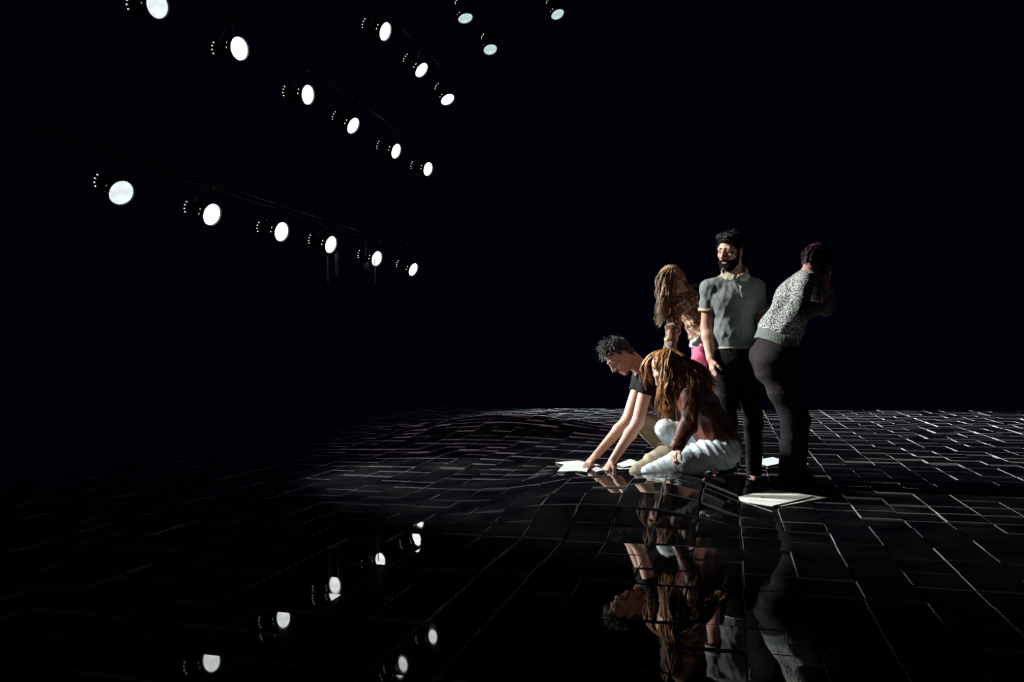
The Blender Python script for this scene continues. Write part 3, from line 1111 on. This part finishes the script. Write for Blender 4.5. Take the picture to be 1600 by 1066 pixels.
# ---------------------------------------------------------------- person: woman in the speckled sweater, leaning away to the right
def woman_sweater():
    g = Fig(1236, 5.2)
    P = g.P
    S = SDF()
    hc = P(1277, 409, 0.06)
    q, A = head(S, hc, (0.75, 0.45, -0.48), (0.45, 0.2, 0.87), 0.90)
    neck = P(1264, 427, 0.02)
    S.cone(q(0, -0.045, -0.05), neck, 0.047, 0.054, 0.03)
    shN, shF = P(1259, 443, -0.20), P(1258, 434, 0.15)
    chest, waist, pel = P(1247, 465, 0.03), P(1221, 513, 0.02), P(1207, 556, 0.02)
    sd = nrm((-0.38, 0.92, 0.05))
    elN, wrN = P(1243, 490, -0.33), P(1284, 480, -0.16)
    elF, wrF = P(1292, 480, 0.20), P(1292, 446, 0.05)
    hipN, hipF = P(1207, 566, -0.07), P(1213, 566, 0.09)
    knN, knF = P(1239, 655, -0.08), P(1247, 655, 0.10)
    anN, anF = P(1233, 742, -0.07), P(1243, 738, 0.11)

    def torso(T, o):
        T.ecap(pel, waist, sd, (0.155 + o, 0.115 + o), (0.13 + o, 0.095 + o), 0.05)
        T.ecap(waist, chest, sd, (0.13 + o, 0.095 + o), (0.145 + o, 0.105 + o), 0.05)
        T.ecap(chest, lerp(chest, neck, .6), sd, (0.145 + o, 0.105 + o), (0.10 + o, 0.065 + o), 0.05)
        T.cone(shN, shF, 0.05 + o, None, 0.05)
    torso(S, -0.01)
    for sh, el, wr in ((shN, elN, wrN), (shF, elF, wrF)):
        S.cone(sh, el, 0.042, 0.036, 0.03)
        S.cone(el, wr, 0.037, 0.025, 0.02)
    hand(S, wrN, (0.7, 0.3, 0.4), (0, 0.9, 0.2), 1, scale=.92)
    hand(S, wrF, P(1291, 428, 0.0) - wrF, (0.8, 0.2, 0), 1, (0.2, 0.3, 0.3), scale=.92)
    for h, k, a in ((hipN, knN, anN), (hipF, knF, anF)):
        S.cone(h, k, 0.088, 0.05, 0.04)
        S.cone(k, a, 0.054, 0.034, 0.02)
        S.cone(a, a + np.array([0.05, 0.0, -0.045]), 0.03, 0.02, 0.02)
    b = body_obj(S, g, 'person', 'woman in a speckled black and white sweater leaning forward, back turned', M_skin)
    T = SDF()
    torso(T, 0.018)
    for sh, el, wr in ((shN, elN, wrN), (shF, elF, wrF)):
        T.cone(sh, el, 0.062, 0.062, 0.01)
        T.cone(el, lerp(el, wr, .85), 0.064, 0.047, 0.03)
    ax = nrm(chest - pel)
    hem = P(1211, 526, 0.02)
    fs = folds(12, 0.009, 42, (0.9, 0, -0.6))
    cloth(T, 'sweater', M_knit, b, fs, vox=0.0065, clips=[(hem, -nrm(ax + np.array([.06, 0, 0])))])
    T = SDF()
    T.ecap(P(1204, 548, 0.02), P(1218, 515, 0.02), sd, (0.160, 0.125), (0.153, 0.12), 0.02)
    fr = folds(13, 0.004, 70, (1, 0.5, 0))
    nb = nrm(ax + np.array([.06, 0, 0]))
    cloth(T, 'sweater_hem_band', M_rib, b, fr, clips=[(hem - nb * 0.062, -nb), (hem + nb * .012, nb)])
    T = SDF()
    T.ecap(P(1214, 535, .02), pel, sd, (0.135, 0.10), (0.165, 0.125), 0.03)
    T.ecap(pel, P(1211, 578, .02), sd, (0.165, 0.132), (0.155, 0.125), 0.04)
    T.ell(P(1203, 570, -0.06), np.eye(3), (0.095, 0.10, 0.11), 0.04)
    T.ell(P(1204, 570, 0.09), np.eye(3), (0.095, 0.10, 0.11), 0.04)
    for h, k, a in ((hipN, knN, anN), (hipF, knF, anF)):
        T.cone(h, lerp(h, k, .55), 0.108, 0.092, 0.04)
        T.cone(lerp(h, k, .55), k, 0.092, 0.078, 0.04)
        T.cone(k, a + DOWN * .02, 0.078, 0.072, 0.03, cut=[(a + DOWN * .035, DOWN)])
    cloth(T, 'trousers', M_plumtrouser, b, folds(14, 0.004, 40, (0.4, 0, 1)))
    for a in (anN, anF):
        T = SDF()
        shoe(T, a + np.array([-0.05, 0, -0.05]), a + np.array([0.18, 0.03, -0.058]), w=.04)
        V, Q = T.mesh(0.007, clips=[((0, 0, 0.004), (0, 0, -1.0))])
        np_mesh('shoe', V, Q, M_leather, b)
    T = SDF()
    R, Fv, U = A
    T.ell(q(0, -0.02, 0.04), A, (0.08, 0.096, 0.088), 0.02, cut=[(q(0, 0.045, 0.05), nrm(Fv * .8 - U * .6))])
    T.ell(q(0, -0.045, -0.03), A, (0.075, 0.06, 0.07), 0.03, cut=[(q(0, -0.02, -0.075), -U)])
    for sg in (-1, 1):
        T.ell(q(sg * 0.074, 0.012, -0.025), A, (0.018, 0.05, 0.075), 0.03)
    cloth(T, 'hair_cap', M_hairplum, b, folds(15, 0.0035, 110, (1, .6, 0), n=3), vox=0.0045)
    cv = clumps([
        [P(1282, 383, .06), P(1264, 388, .04), P(1255, 400, .02), P(1254, 415, .01)],
        [P(1282, 383, .03), P(1268, 388, -.01), P(1261, 401, -.03), P(1260, 416, -.03)],
        [P(1284, 384, .02), P(1276, 390, -.025), P(1271, 403, -.035), P(1269, 417, -.03)],
        [P(1286, 385, .02), P(1284, 392, -.025), P(1281, 405, -.035), P(1279, 418, -.03)],
        [P(1287, 385, .03), P(1292, 393, -.01), P(1292, 406, -.02), P(1289, 418, -.02)],
    ], 46, 10, 71, 0.004, 0.004, 0.0022)
    V, Q = tubes_np(cv, 4)
    tag(np_mesh('hair', V, Q, M_hairplum, b), kind='stuff')
    return b


# ---------------------------------------------------------------- person: kneeling woman with copper hair
def woman_copper():
    g = Fig(1080, 5.02, 0.03)
    P = g.P
    S = SDF()
    hc = P(1042, 580, -0.03)
    q, A = head(S, hc, (-0.80, -0.28, -0.62), (-0.55, -0.1, 0.8), 0.95)
    neck = P(1075, 604, 0.02)
    S.cone(q(0, -0.045, -0.05), neck, 0.046, 0.052, 0.03)
    shN, shF = P(1080, 618, -0.12), P(1066, 616, 0.20)
    chest, waist, pel = P(1092, 634, 0.05), P(1114, 666, 0.06), P(1124, 696, 0.06)
    sd = nrm((0.15, -1.0, 0.0))
    elN, wrN = P(1074, 670, -0.17), P(1058, 697, -0.15)
    elF, wrF = P(1068, 676, 0.26), P(1052, 690, 0.28)
    hipN, hipF = P(1118, 706, -0.03), P(1116, 700, 0.15)
    knN, knF = P(1017, 741, -0.04), P(1040, 671, 0.17)
    anN, anF = P(1122, 757, -0.02), P(1072, 735, 0.34)

    def torso(T, o):
        T.ecap(pel, waist, sd, (0.150 + o, 0.115 + o), (0.125 + o, 0.095 + o), 0.05)
        T.ecap(waist, chest, sd, (0.125 + o, 0.095 + o), (0.145 + o, 0.105 + o), 0.05)
        T.ecap(chest, lerp(chest, neck, .6), sd, (0.145 + o, 0.105 + o), (0.10 + o, 0.065 + o), 0.05)
        T.cone(shN, shF, 0.05 + o, None, 0.05)
    torso(S, -0.01)
    for sh, el, wr in ((shN, elN, wrN), (shF, elF, wrF)):
        S.cone(sh, el, 0.04, 0.034, 0.03)
        S.cone(el, wr, 0.035, 0.025, 0.02)
    hand(S, wrN, P(1052, 712, -0.17) - wrN, (0.8, 0.4, -0.3), 1, (0.6, 0.7, 0.5), scale=.8, spread=0.03)
    hand(S, wrF, (-0.5, 0, -0.8), (0.3, 0.2, -0.8), -1, scale=.92)
    for h, k, a in ((hipN, knN, anN), (hipF, knF, anF)):
        S.cone(h, k, 0.082, 0.05, 0.04)
        S.cone(k, a, 0.052, 0.032, 0.02)
    S.cone(anN, P(1143, 768, -0.04), 0.032, 0.026, 0.02)
    S.cone(anF, anF + np.array([-.12, 0, -.03]), 0.032, 0.026, 0.02)
    b = body_obj(S, g, 'person', 'kneeling woman with long copper hair, russet blouse and pale jeans', M_skin)
    # blouse
    T = SDF()
    torso(T, 0.020)
    T.ecap(pel, waist, sd, (0.175, 0.14), (0.15, 0.12), 0.04)
    T.cone(shN, elN, 0.062, 0.058, 0.04)
    T.cone(elN, lerp(elN, wrN, .85), 0.058, 0.045, 0.03)
    T.cone(shF, elF, 0.06, 0.056, 0.04)
    T.cone(elF, lerp(elF, wrF, .5), 0.056, 0.045, 0.03)
    fb = folds(22, 0.012, 38, (0.8, 0, 0.5))
    hem = P(1118, 692, -0.05)
    cloth(T, 'blouse', M_blouse, b, fb, vox=0.0065, clips=[(hem, nrm((0.10, -0.35, -1.0)))])
    T = SDF().cone(lerp(elN, wrN, .7), wrN, 0.05, 0.046, 0.02)
    cloth(T, 'blouse_cuff', M_blouse, b, folds(23, 0.004, 160), vox=0.005)
    # jeans
    T = SDF()
    T.ecap(P(1125, 686, .05), pel, sd, (0.14, 0.105), (0.165, 0.128), 0.03)
    T.ell(P(1128, 708, 0.0), np.eye(3), (0.11, 0.12, 0.11), 0.05)
    T.ell(P(1126, 706, 0.12), np.eye(3), (0.11, 0.12, 0.11), 0.05)
    T.cone(hipN, lerp(hipN, knN, .5), 0.105, 0.092, 0.04)
    T.cone(lerp(hipN, knN, .5), knN, 0.092, 0.066, 0.04)
    T.cone(knN, anN, 0.066, 0.052, 0.01)
    T.cone(hipF, knF, 0.10, 0.070, 0.04)
    T.cone(knF, anF, 0.068, 0.05, 0.02)
    f2 = folds(24, 0.0042, 130, (1, 0, 0.75), n=3)

    def fj(x, y, z):
        d = (x - P(1120, 700)[0])
        w = np.exp(-(d / .22) ** 2)
        return f2(x, y, z) * (0.45 + 1.2 * w)
    cloth(T, 'jeans', M_jeans, b, fj, vox=0.0065)
    # shoes
    T = SDF()
    t0, t1 = P(1140, 753, -0.03), P(1150, 770, -0.16)
    T.cone(t0, t1, 0.034, 0.03, 0.02)
    T.cone(t0, P(1158, 748, 0.03), 0.034, 0.028, 0.02)
    V, Q = T.mesh(0.006)
    np_mesh('shoe', V, Q, M_brownleather, b)
    T = SDF()
    shoe(T, anF + np.array([0.04, 0, -0.05]), anF + np.array([-0.18, 0, -0.055]), w=.038)
    V, Q = T.mesh(0.006)
    np_mesh('shoe', V, Q, M_brownleather, b)
    # hair: cap and long strands
    R, Fv, U = A
    T = SDF()
    T.ell(q(0, -0.022, 0.04), A, (0.084, 0.104, 0.094), 0.02, cut=[(q(0, 0.05, 0.045), nrm(Fv * .8 - U * .6))])
    T.ell(q(0, -0.06, -0.02), A, (0.078, 0.06, 0.075), 0.03)
    cloth(T, 'hair_cap', M_hairred, b, folds(25, 0.006, 120, (0.2, 1, .3)), vox=0.005)
    cv = []
    crown = [P(1030, 553, -.02), P(1042, 547, -.04), P(1052, 549, 0.0)]
    # far side of the face
    cv += clumps([
        [P(1038, 548, -.02), P(1018, 555, .0), P(1007, 570, .02), P(1008, 592, .02), P(1014, 612, .0)],
        [P(1040, 547, -.03), P(1020, 556, -.03), P(1011, 570, -.03), P(1009, 586, -.01), P(1012, 604, .0)],
    ], 6, 14, 30, 0.005, 0.008, 0.0026)
    # near side, past the cheek down in front of the chest
    cv += clumps([
        [P(1040, 547, -.05), P(1030, 558, -.10), P(1030, 574, -.12), P(1036, 598, -.15), P(1036, 632, -.15)],
        [P(1043, 547, -.07), P(1036, 562, -.13), P(1036, 584, -.15), P(1034, 616, -.17), P(1034, 650, -.16)],
        [P(1047, 549, -.08), P(1043, 568, -.15), P(1041, 596, -.18), P(1040, 630, -.19), P(1044, 664, -.17)],
        [P(1050, 551, -.08), P(1050, 575, -.15), P(1048, 604, -.20), P(1049, 632, -.20), P(1042, 656, -.18)],
        [P(1053, 554, -.07), P(1060, 580, -.14), P(1060, 606, -.20), P(1056, 634, -.20), P(1050, 660, -.18)],
    ], 34, 17, 31, 0.008, 0.013, 0.0026)
    # back fall over the shoulder to the right
    cv += clumps([
        [P(1048, 548, -.04), P(1066, 562, -.10), P(1078, 584, -.14), P(1086, 606, -.17), P(1096, 628, -.16)],
        [P(1050, 547, 0.0), P(1070, 560, -.04), P(1090, 578, -.06), P(1104, 596, -.08), P(1112, 622, -.08)],
        [P(1048, 547, .03), P(1074, 562, .04), P(1096, 578, .04), P(1112, 594, .03), P(1126, 606, .03)],
    ], 26, 15, 32, 0.008, 0.014, 0.0025)
    cv += clumps([
        [P(1054, 554, -.07), P(1072, 584, -.15), P(1074, 606, -.2), P(1068, 640, -.22), P(1064, 662, -.21)],
        [P(1056, 554, -.07), P(1078, 584, -.15), P(1084, 610, -.2), P(1086, 640, -.215), P(1088, 668, -.2)],
    ], 8, 9, 33, 0.006, 0.012, 0.0022)
    V, Q = tubes_np(cv, 4)
    tag(np_mesh('hair', V, Q, M_hairred, b), kind='stuff')
    return b


# ---------------------------------------------------------------- person: man in a black T-shirt reaching down
def man_black():
    g = Fig(1030, 5.45, 0.03)
    P = g.P
    S = SDF()
    hc = P(968, 557)
    q, A = head(S, hc, (-0.60, -0.26, -0.76), (-0.72, 0.0, 0.62), 1.0)
    neck = P(1001, 575, 0.06)
    S.cone(q(0, -0.045, -0.05), neck, 0.055, 0.062, 0.03)
    shN, shF = P(1013, 594, -0.12), P(1002, 593, 0.22)
    chest, waist, pel = P(1026, 606, 0.06), P(1056, 645, 0.06), P(1078, 684, 0.05)
    sd = nrm((0.15, -1.0, 0.0))
    elN, wrN = P(996, 661, -0.16), P(957, 720, -0.15)
    elF, wrF = P(980, 657, 0.12), P(932, 711, 0.03)
    hipN, hipF = P(1072, 690, -0.10), P(1070, 668, 0.16)
    knN, knF = P(1000, 738, -0.36), P(988, 653, 0.20)
    anN, anF = P(1080, 745, -0.1), P(1052, 716, 0.26)

    def torso(T, o):
        T.ecap(pel, waist, sd, (0.155 + o, 0.115 + o), (0.14 + o, 0.1 + o), 0.05)
        T.ecap(waist, chest, sd, (0.14 + o, 0.1 + o), (0.168 + o, 0.11 + o), 0.05)
        T.ecap(chest, lerp(chest, neck, .55), sd, (0.165 + o, 0.11 + o), (0.11 + o, 0.075 + o), 0.05)
        T.cone(shN, shF, 0.056 + o, None, 0.05)
    torso(S, -0.008)
    for sh, el, wr in ((shN, elN, wrN), (shF, elF, wrF)):
        S.cone(sh, el, 0.05, 0.041, 0.03)
        S.cone(el, lerp(el, wr, .28), 0.041, 0.042, 0.02)
        S.cone(lerp(el, wr, .28), wr, 0.042, 0.027, 0.02)
    hand(S, wrN, P(944, 738, -0.19) - wrN, (0.2, 0.1, -0.9), 1, (0.15, 0.3, 0.25), spread=.16)
    hand(S, wrF, P(916, 726, -0.02) - wrF, (0.35, 0.1, -0.9), -1, (0.35, 0.45, 0.3), spread=.1)
    for h, k, a in ((hipN, knN, anN), (hipF, knF, anF)):
        S.cone(h, k, 0.066, 0.042, 0.04)
        S.cone(k, a, 0.042, 0.03, 0.02)
        S.cone(a, a + np.array([-0.05, 0, -0.035]), 0.03, 0.02, 0.02)
    b = body_obj(S, g, 'person', 'man in a black t-shirt and khaki trousers reaching down to a paper', M_skin)
    T = SDF()
    torso(T, 0.012)
    for sh, el in ((shN, elN), (shF, elF)):
        d = nrm(el - sh)
        e = sh + d * 0.105
        T.cone(sh, e + d * .03, 0.066, 0.064, 0.04, cut=[(e, d)])
    cloth(T, 't_shirt', M_blackcloth, b, folds(42, 0.007, 45, (0.6, 0, 0.8)), clips=[(P(1072, 678, .05), nrm((0.5, 0, -0.8)))])
    T = SDF()
    T.ecap(P(1066, 668, .05), pel, sd, (0.15, 0.112), (0.168, 0.125), 0.03)
    T.cone(hipN, knN, 0.098, 0.068, 0.05)
    T.cone(knN, anN, 0.066, 0.056, 0.02)
    T.cone(hipF, knF, 0.088, 0.056, 0.05)
    T.cone(knF, anF, 0.052, 0.05, 0.02)
    cloth(T, 'trousers', M_khaki, b, folds(43, 0.009, 55, (0.8, 0, 0.7)))
    for a in (anN, anF):
        T = SDF()
        shoe(T, a + np.array([0.05, 0, -0.04]), a + np.array([-0.19, 0, -0.045]))
        V, Q = T.mesh(0.007)
        np_mesh('shoe', V, Q, M_leather, b)
    R, Fv, U = A
    T = SDF()
    T.ell(q(0, -0.022, 0.042), A, (0.085, 0.104, 0.094), 0.02, cut=[(q(0, 0.05, 0.055), nrm(Fv * .75 - U * .66))])
    for sg in (-1, 1):
        T.ell(q(sg * 0.076, -0.005, 0.03), A, (0.012, 0.03, 0.03), 0.02)
    T.ell(q(0, -0.06, -0.03), A, (0.07, 0.045, 0.06), 0.03)
    cloth(T, 'hair', M_hairgrey, b, folds(44, 0.008, 130, (0.2, .2, 1)), vox=0.005)
    cv = []
    r = np.random.default_rng(9)
    for _ in range(520):
        th = r.uniform(0, 6.28)
        ph = r.uniform(0.0, 1.3)
        n = np.array([math.sin(ph) * math.cos(th), math.sin(ph) * math.sin(th), math.cos(ph)])
        if n[1] > 0.6 and n[2] < 0.5:
            continue
        p0 = q(n[0] * .080, -0.022 + n[1] * .098, 0.042 + n[2] * .088)
        nd = R * n[0] + Fv * n[1] + U * n[2]
        tdir = nrm(r.normal(0, .7, 3) + Fv * .9 - U * .2 + DOWN * .3)
        L = r.uniform(.03, .065)
        cv.append((bez([p0, p0 + nd * .014 + tdir * L * .5, p0 + nd * .014 + tdir * L], 5), np.array([.003, .003, .0025, .002, .001])))
    V, Q = tubes_np(cv, 4)
    tag(np_mesh('hair_locks', V, Q, M_hairgrey, b), kind='stuff')
    for sg in (-1, 1):
        T = SDF().cone(q(sg * 0.014, 0.091, 0.032), q(sg * 0.05, 0.076, 0.036), 0.006, 0.004, 0.002)
        cloth(T, 'eyebrow', M_hairblack, b, vox=0.0035)
    T = SDF()
    T.cone(q(-0.022, 0.062, -0.1), q(0.022, 0.062, -0.1), 0.024, None, 0.02)
    T.cone(q(-.022, .094, -.05), q(.022, .094, -.05), .0055, None, .01)
    cloth(T, 'stubble', M_hairgrey, b, vox=0.004)
    for sg in (-1, 1):
        T = SDF().ell(q(sg * 0.031, 0.0785, 0.004), A, (0.011, 0.0095, 0.005), 0.002)
        cloth(T, 'eye', M_eye, b, vox=0.003)
    return b


# ---------------------------------------------------------------- person: woman in lace top bending behind the standing man
def woman_lace():
    g = Fig(1105, 5.9)
    P = g.P
    S = SDF()
    hc = P(1049, 442, -0.02)
    q, A = head(S, hc, (-0.55, 0.62, -0.55), (-0.5, 0.15, 0.85), 0.96)
    neck = P(1070, 460, 0.0)
    S.cone(q(0, -0.045, -0.05), neck, 0.046, 0.052, 0.03)
    shN, shF = P(1059, 474, -0.12), P(1072, 466, 0.2)
    chest, waist, pel = P(1084, 484, 0.03), P(1098, 516, 0.03), P(1107, 548, 0.03)
    sd = nrm((0.15, -1.0, 0.0))
    elN, wrN = P(1050, 518, -0.16), P(1048, 552, -0.22)
    elF, wrF = P(1052, 520, 0.26), P(1040, 560, 0.22)
    hipN, hipF = P(1102, 560, -0.06), P(1106, 560, 0.11)
    knN, knF = P(1108, 650, -0.07), P(1116, 650, 0.12)
    anN, anF = P(1136, 726, -0.03), P(1142, 722, 0.13)

    def torso(T, o):
        T.ecap(pel, waist, sd, (0.150 + o, 0.112 + o), (0.125 + o, 0.09 + o), 0.05)
        T.ecap(waist, chest, sd, (0.125 + o, 0.09 + o), (0.145 + o, 0.10 + o), 0.05)
        T.ecap(chest, lerp(chest, neck, .6), sd, (0.145 + o, 0.10 + o), (0.10 + o, 0.065 + o), 0.05)
        T.cone(shN, shF, 0.05 + o, None, 0.05)
    torso(S, -0.008)
    for sh, el, wr in ((shN, elN, wrN), (shF, elF, wrF)):
        S.cone(sh, el, 0.04, 0.035, 0.03)
        S.cone(el, wr, 0.036, 0.025, 0.02)
    hand(S, wrN, (0.0, -0.1, -1), (0.9, 0.2, 0), 1, scale=.92)
    hand(S, wrF, (-0.1, 0, -1), (0.9, 0.2, 0), -1, scale=.92)
    for h, k, a in ((hipN, knN, anN), (hipF, knF, anF)):
        S.cone(h, k, 0.085, 0.052, 0.04)
        S.cone(k, a, 0.054, 0.034, 0.02)
        S.cone(a, a + np.array([-0.05, 0, -0.045]), 0.03, 0.02, 0.02)
    b = body_obj(S, g, 'person', 'woman in a rust lace top and raspberry trousers bending forward behind the others', M_skin)
    T = SDF()
    torso(T, 0.014)
    T.cone(chest, neck, 0.09, 0.068, 0.05)
    T.cone(shN, elN, 0.058, 0.052, 0.04)
    T.cone(elN, lerp(elN, wrN, .6), 0.054, 0.046, 0.03, cut=[(lerp(elN, wrN, .5), nrm(wrN - elN))])
    T.cone(shF, elF, 0.058, 0.052, 0.04)
    T.cone(elF, lerp(elF, wrF, .6), 0.054, 0.046, 0.03)
    cloth(T, 'lace_top', M_lace, b, folds(52, 0.009, 50, (0.4, 0, 1)), vox=0.0065, clips=[(P(1094, 524, .03), nrm((0.42, 0, -0.9)))])
    T = SDF().cone(lerp(elN, wrN, .45), wrN, 0.045, 0.04, 0.02, cut=[(wrN, nrm(wrN - elN))])
    cloth(T, 'cuff', mat('grey_brown_cotton', (0.22, 0.17, 0.15), 0.85, bump=.3, bscale=60), b, folds(53, 0.004, 160), vox=0.0055)
    T = SDF()
    T.ecap(P(1102, 540, .03), P(1096, 514, .03), sd, (0.160, 0.120), (0.125, 0.092), 0.03)
    T.cone(P(1092, 532, -0.12), P(1080, 547, -0.13), 0.034, 0.024, 0.03)
    cloth(T, 'white_shirt_tail', M_white, b, folds(54, 0.008, 70, (0.8, 0, .6)), clips=[(P(1100, 548, .03), nrm((-0.3, 0, -1))), (P(1090, 530), nrm((0.5, 0, -1)) * 0 + nrm((0.3, 0, 1.0)) * 0 + np.array([0, 0, 0]))][:1])
    T = SDF()
    T.ecap(P(1104, 534, .03), pel, sd, (0.142, 0.108), (0.168, 0.125), 0.03)
    for h, k, a in ((hipN, knN, anN), (hipF, knF, anF)):
        T.cone(h, k, 0.105, 0.07, 0.05)
        T.cone(k, a, 0.066, 0.05, 0.03, cut=[(a + DOWN * .02, DOWN)])
    cloth(T, 'trousers', M_pink, b, folds(55, 0.006, 60, (0.8, 0, .6)), clips=[(P(1100, 534, .03), nrm((0.1, 0, 1)))])
    for a in (anN, anF):
        T = SDF()
        shoe(T, a + np.array([0.05, 0, -0.05]), a + np.array([-0.18, 0, -0.058]), w=.04)
        V, Q = T.mesh(0.007, clips=[((0, 0, 0.004), (0, 0, -1.0))])
        np_mesh('shoe', V, Q, M_leather, b)
    T = SDF()
    R, Fv, U = A
    T.ell(q(0, -0.022, 0.04), A, (0.084, 0.104, 0.094), 0.02, cut=[(q(0, 0.05, 0.045), nrm(Fv * .8 - U * .6))])
    T.ell(q(0, -0.06, -0.02), A, (0.078, 0.06, 0.075), 0.03)
    cloth(T, 'hair_cap', M_hairbrown, b, folds(56, 0.006, 120, (0.2, 1, .3)), vox=0.0055)
    cv = clumps([
        [P(1044, 420, -.05), P(1031, 430, -.08), P(1026, 448, -.10), P(1030, 480, -.11), P(1022, 512, -.12)],
        [P(1047, 419, -.08), P(1036, 436, -.13), P(1034, 462, -.15), P(1034, 490, -.15), P(1027, 516, -.15)],
        [P(1050, 420, -.08), P(1046, 438, -.13), P(1042, 464, -.15), P(1038, 488, -.15), P(1035, 508, -.15)],
        [P(1054, 422, -.08), P(1056, 438, -.12), P(1052, 456, -.15), P(1043, 478, -.16), P(1038, 498, -.16)],
    ], 30, 14, 61, 0.009, 0.016, 0.0028)
    cv += clumps([
        [P(1052, 420, -.04), P(1066, 430, -.08), P(1078, 440, -.10), P(1094, 441, -.10)],
        [P(1052, 424, -.06), P(1064, 440, -.10), P(1076, 449, -.11), P(1090, 451, -.10)],
    ], 5, 7, 62, 0.004, 0.014, 0.0018)
    V, Q = tubes_np(cv, 4)
    tag(np_mesh('hair', V, Q, M_hairbrown, b), kind='stuff')
    T = SDF()
    T.ell(P(1056, 419, -0.05), np.eye(3), (0.025, 0.02, 0.022), 0.01)
    T.cone(P(1050, 421, -.06), P(1062, 423, -.06), 0.01, 0.008, 0.01)
    cloth(T, 'hair_clip', M_hairbrown, b, folds(57, 0.004, 200), vox=0.0045)
    return b


for fn in (man_polo, woman_sweater, woman_copper, man_black, woman_lace):
    fn()

# ------------------------------------------------------------------ sheets of paper on the floor
M_paper = mat('white_paper', (0.74, 0.75, 0.70), 0.75, color2=(0.80, 0.81, 0.76), vscale=8)
M_paper2 = mat('yellowed_paper', (0.62, 0.60, 0.50), 0.75, color2=(0.68, 0.66, 0.56), vscale=8)
M_ink = mat('paper_ink', (0.03, 0.03, 0.03), 0.8)


def sheet(cx_, cy_, rot, w, l, z, tiltx, tilty, curl, label, m=M_paper, th_=0.0025, marks=(), name='paper_sheet', fold=0.0):
    n = 8
    vs = []
    for s in (0, 1):
        for i in range(n + 1):
            for j in range(n + 1):
                u, v = i / n - .5, j / n - .5
                zz = tiltx * u * w + tilty * v * l + curl * ((2 * u) ** 2 * .6 + (2 * v) ** 3 * .4) + fold * abs(v) - s * th_
                vs.append((u * w, v * l, zz + th_))
    N = (n + 1) ** 2
    fs = []
    for i in range(n):
        for j in range(n):
            a, b_, c, d = i * (n + 1) + j, (i + 1) * (n + 1) + j, (i + 1) * (n + 1) + j + 1, i * (n + 1) + j + 1
            fs.append((a, b_, c, d))
            fs.append((N + a, N + d, N + c, N + b_))
    rim = [i * (n + 1) for i in range(n + 1)] + [n * (n + 1) + j for j in range(1, n + 1)] + [i * (n + 1) + n for i in range(n - 1, -1, -1)] + [j for j in range(n - 1, 0, -1)]
    for a, b_ in zip(rim, rim[1:] + rim[:1]):
        fs.append((a, N + a, N + b_, b_))
    o = mesh_obj(name, vs, fs, m, smooth=False)
    o.location = (cx_, cy_, z)
    o.rotation_euler = (0, 0, rot)
    tag(o, label, 'paper', 'papers lying on the stage')
    for (u, v, a, c) in marks:
        MB().box((u, v, th_ + 0.0008 + tiltx * u + tilty * v + curl * ((2 * u / w) ** 2 * .6 + (2 * v / l) ** 3 * .4)), (a, c, 0.0006)).build('printed_mark', M_ink, o)
    return o


def rest(x, y):
    return float(hgt(np.float64(x), np.float64(y))) + 0.0065


# pile in front, right
A0 = math.radians(-67)
sheet(0.30, 4.965, math.radians(50), 0.44, 0.25, rest(.32, 4.97), 0, 0, 0.0, 'yellowed large sheet at the bottom of the front right paper pile', M_paper2, 0.003)
sheet(0.215, 4.95, math.radians(55), 0.46, 0.30, rest(.32, 4.97) + .006, 0, 0, 0.0, 'white sheet with two small dark marks, on top of the front right pile', M_paper, 0.006,
      marks=[(-0.05, 0.03, 0.02, 0.004), (0.0, -0.06, 0.010, 0.004)])
# sheets by the kneeling man's hands
def sheet_px(corners, label, m=M_paper, lift=0.0, th_=0.003):
    """sheet lying on the floor with its corners at measured places (a slightly skewed, bent sheet)"""
    c = [ground(*p) for p in corners]
    mid = sum(c) / 4
    n = 6
    vs = []
    for s_ in (0, 1):
        for i in range(n + 1):
            for j in range(n + 1):
                u, v = i / n, j / n
                p = c[0] * (1 - u) * (1 - v) + c[1] * u * (1 - v) + c[2] * u * v + c[3] * (1 - u) * v
                z = max(rest(p[0], p[1]), p[2] + .0065) + lift + th_ * (1 - s_)
                vs.append((p[0] - mid[0], p[1] - mid[1], z - mid[2]))
    N = (n + 1) ** 2
    fs = []
    for i in range(n):
        for j in range(n):
            a, b_, cc, d = i * (n + 1) + j, (i + 1) * (n + 1) + j, (i + 1) * (n + 1) + j + 1, i * (n + 1) + j + 1
            fs += [(a, b_, cc, d), (N + a, N + d, N + cc, N + b_)]
    rim = [i * (n + 1) for i in range(n + 1)] + [n * (n + 1) + j for j in range(1, n + 1)] + [i * (n + 1) + n for i in range(n - 1, -1, -1)] + [j for j in range(n - 1, 0, -1)]
    for a, b_ in zip(rim, rim[1:] + rim[:1]):
        fs.append((a, N + a, N + b_, b_))
    o = mesh_obj('paper_sheet', vs, fs, m)
    o.location = tuple(mid)
    return tag(o, label, 'paper', 'papers lying on the stage')


sheet_px([(868, 725), (903, 722), (938, 729), (905, 733)], 'white sheet half hidden under the paper held by the kneeling man', lift=.002)
sheet_px([(871, 741), (917, 742), (926, 727), (884, 727)], 'white sheet under the fingers of the man in black', lift=.012)
sheet_px([(924, 735), (931, 740), (943, 737), (932, 732)], 'small corner of white paper between the reaching hands', lift=.002)
sheet_px([(964, 727), (972, 732), (1004, 726), (985, 719)], 'white sheet lying behind the khaki knee')
sheet_px([(1177, 722), (1200, 730), (1232, 723), (1207, 716)], 'white sheet lying behind the dark trouser legs on the right', M_white)
sheet_px([(1240, 727), (1251, 730), (1264, 727), (1252, 723)], 'tiny white paper corner right of the dark trouser legs', M_white)
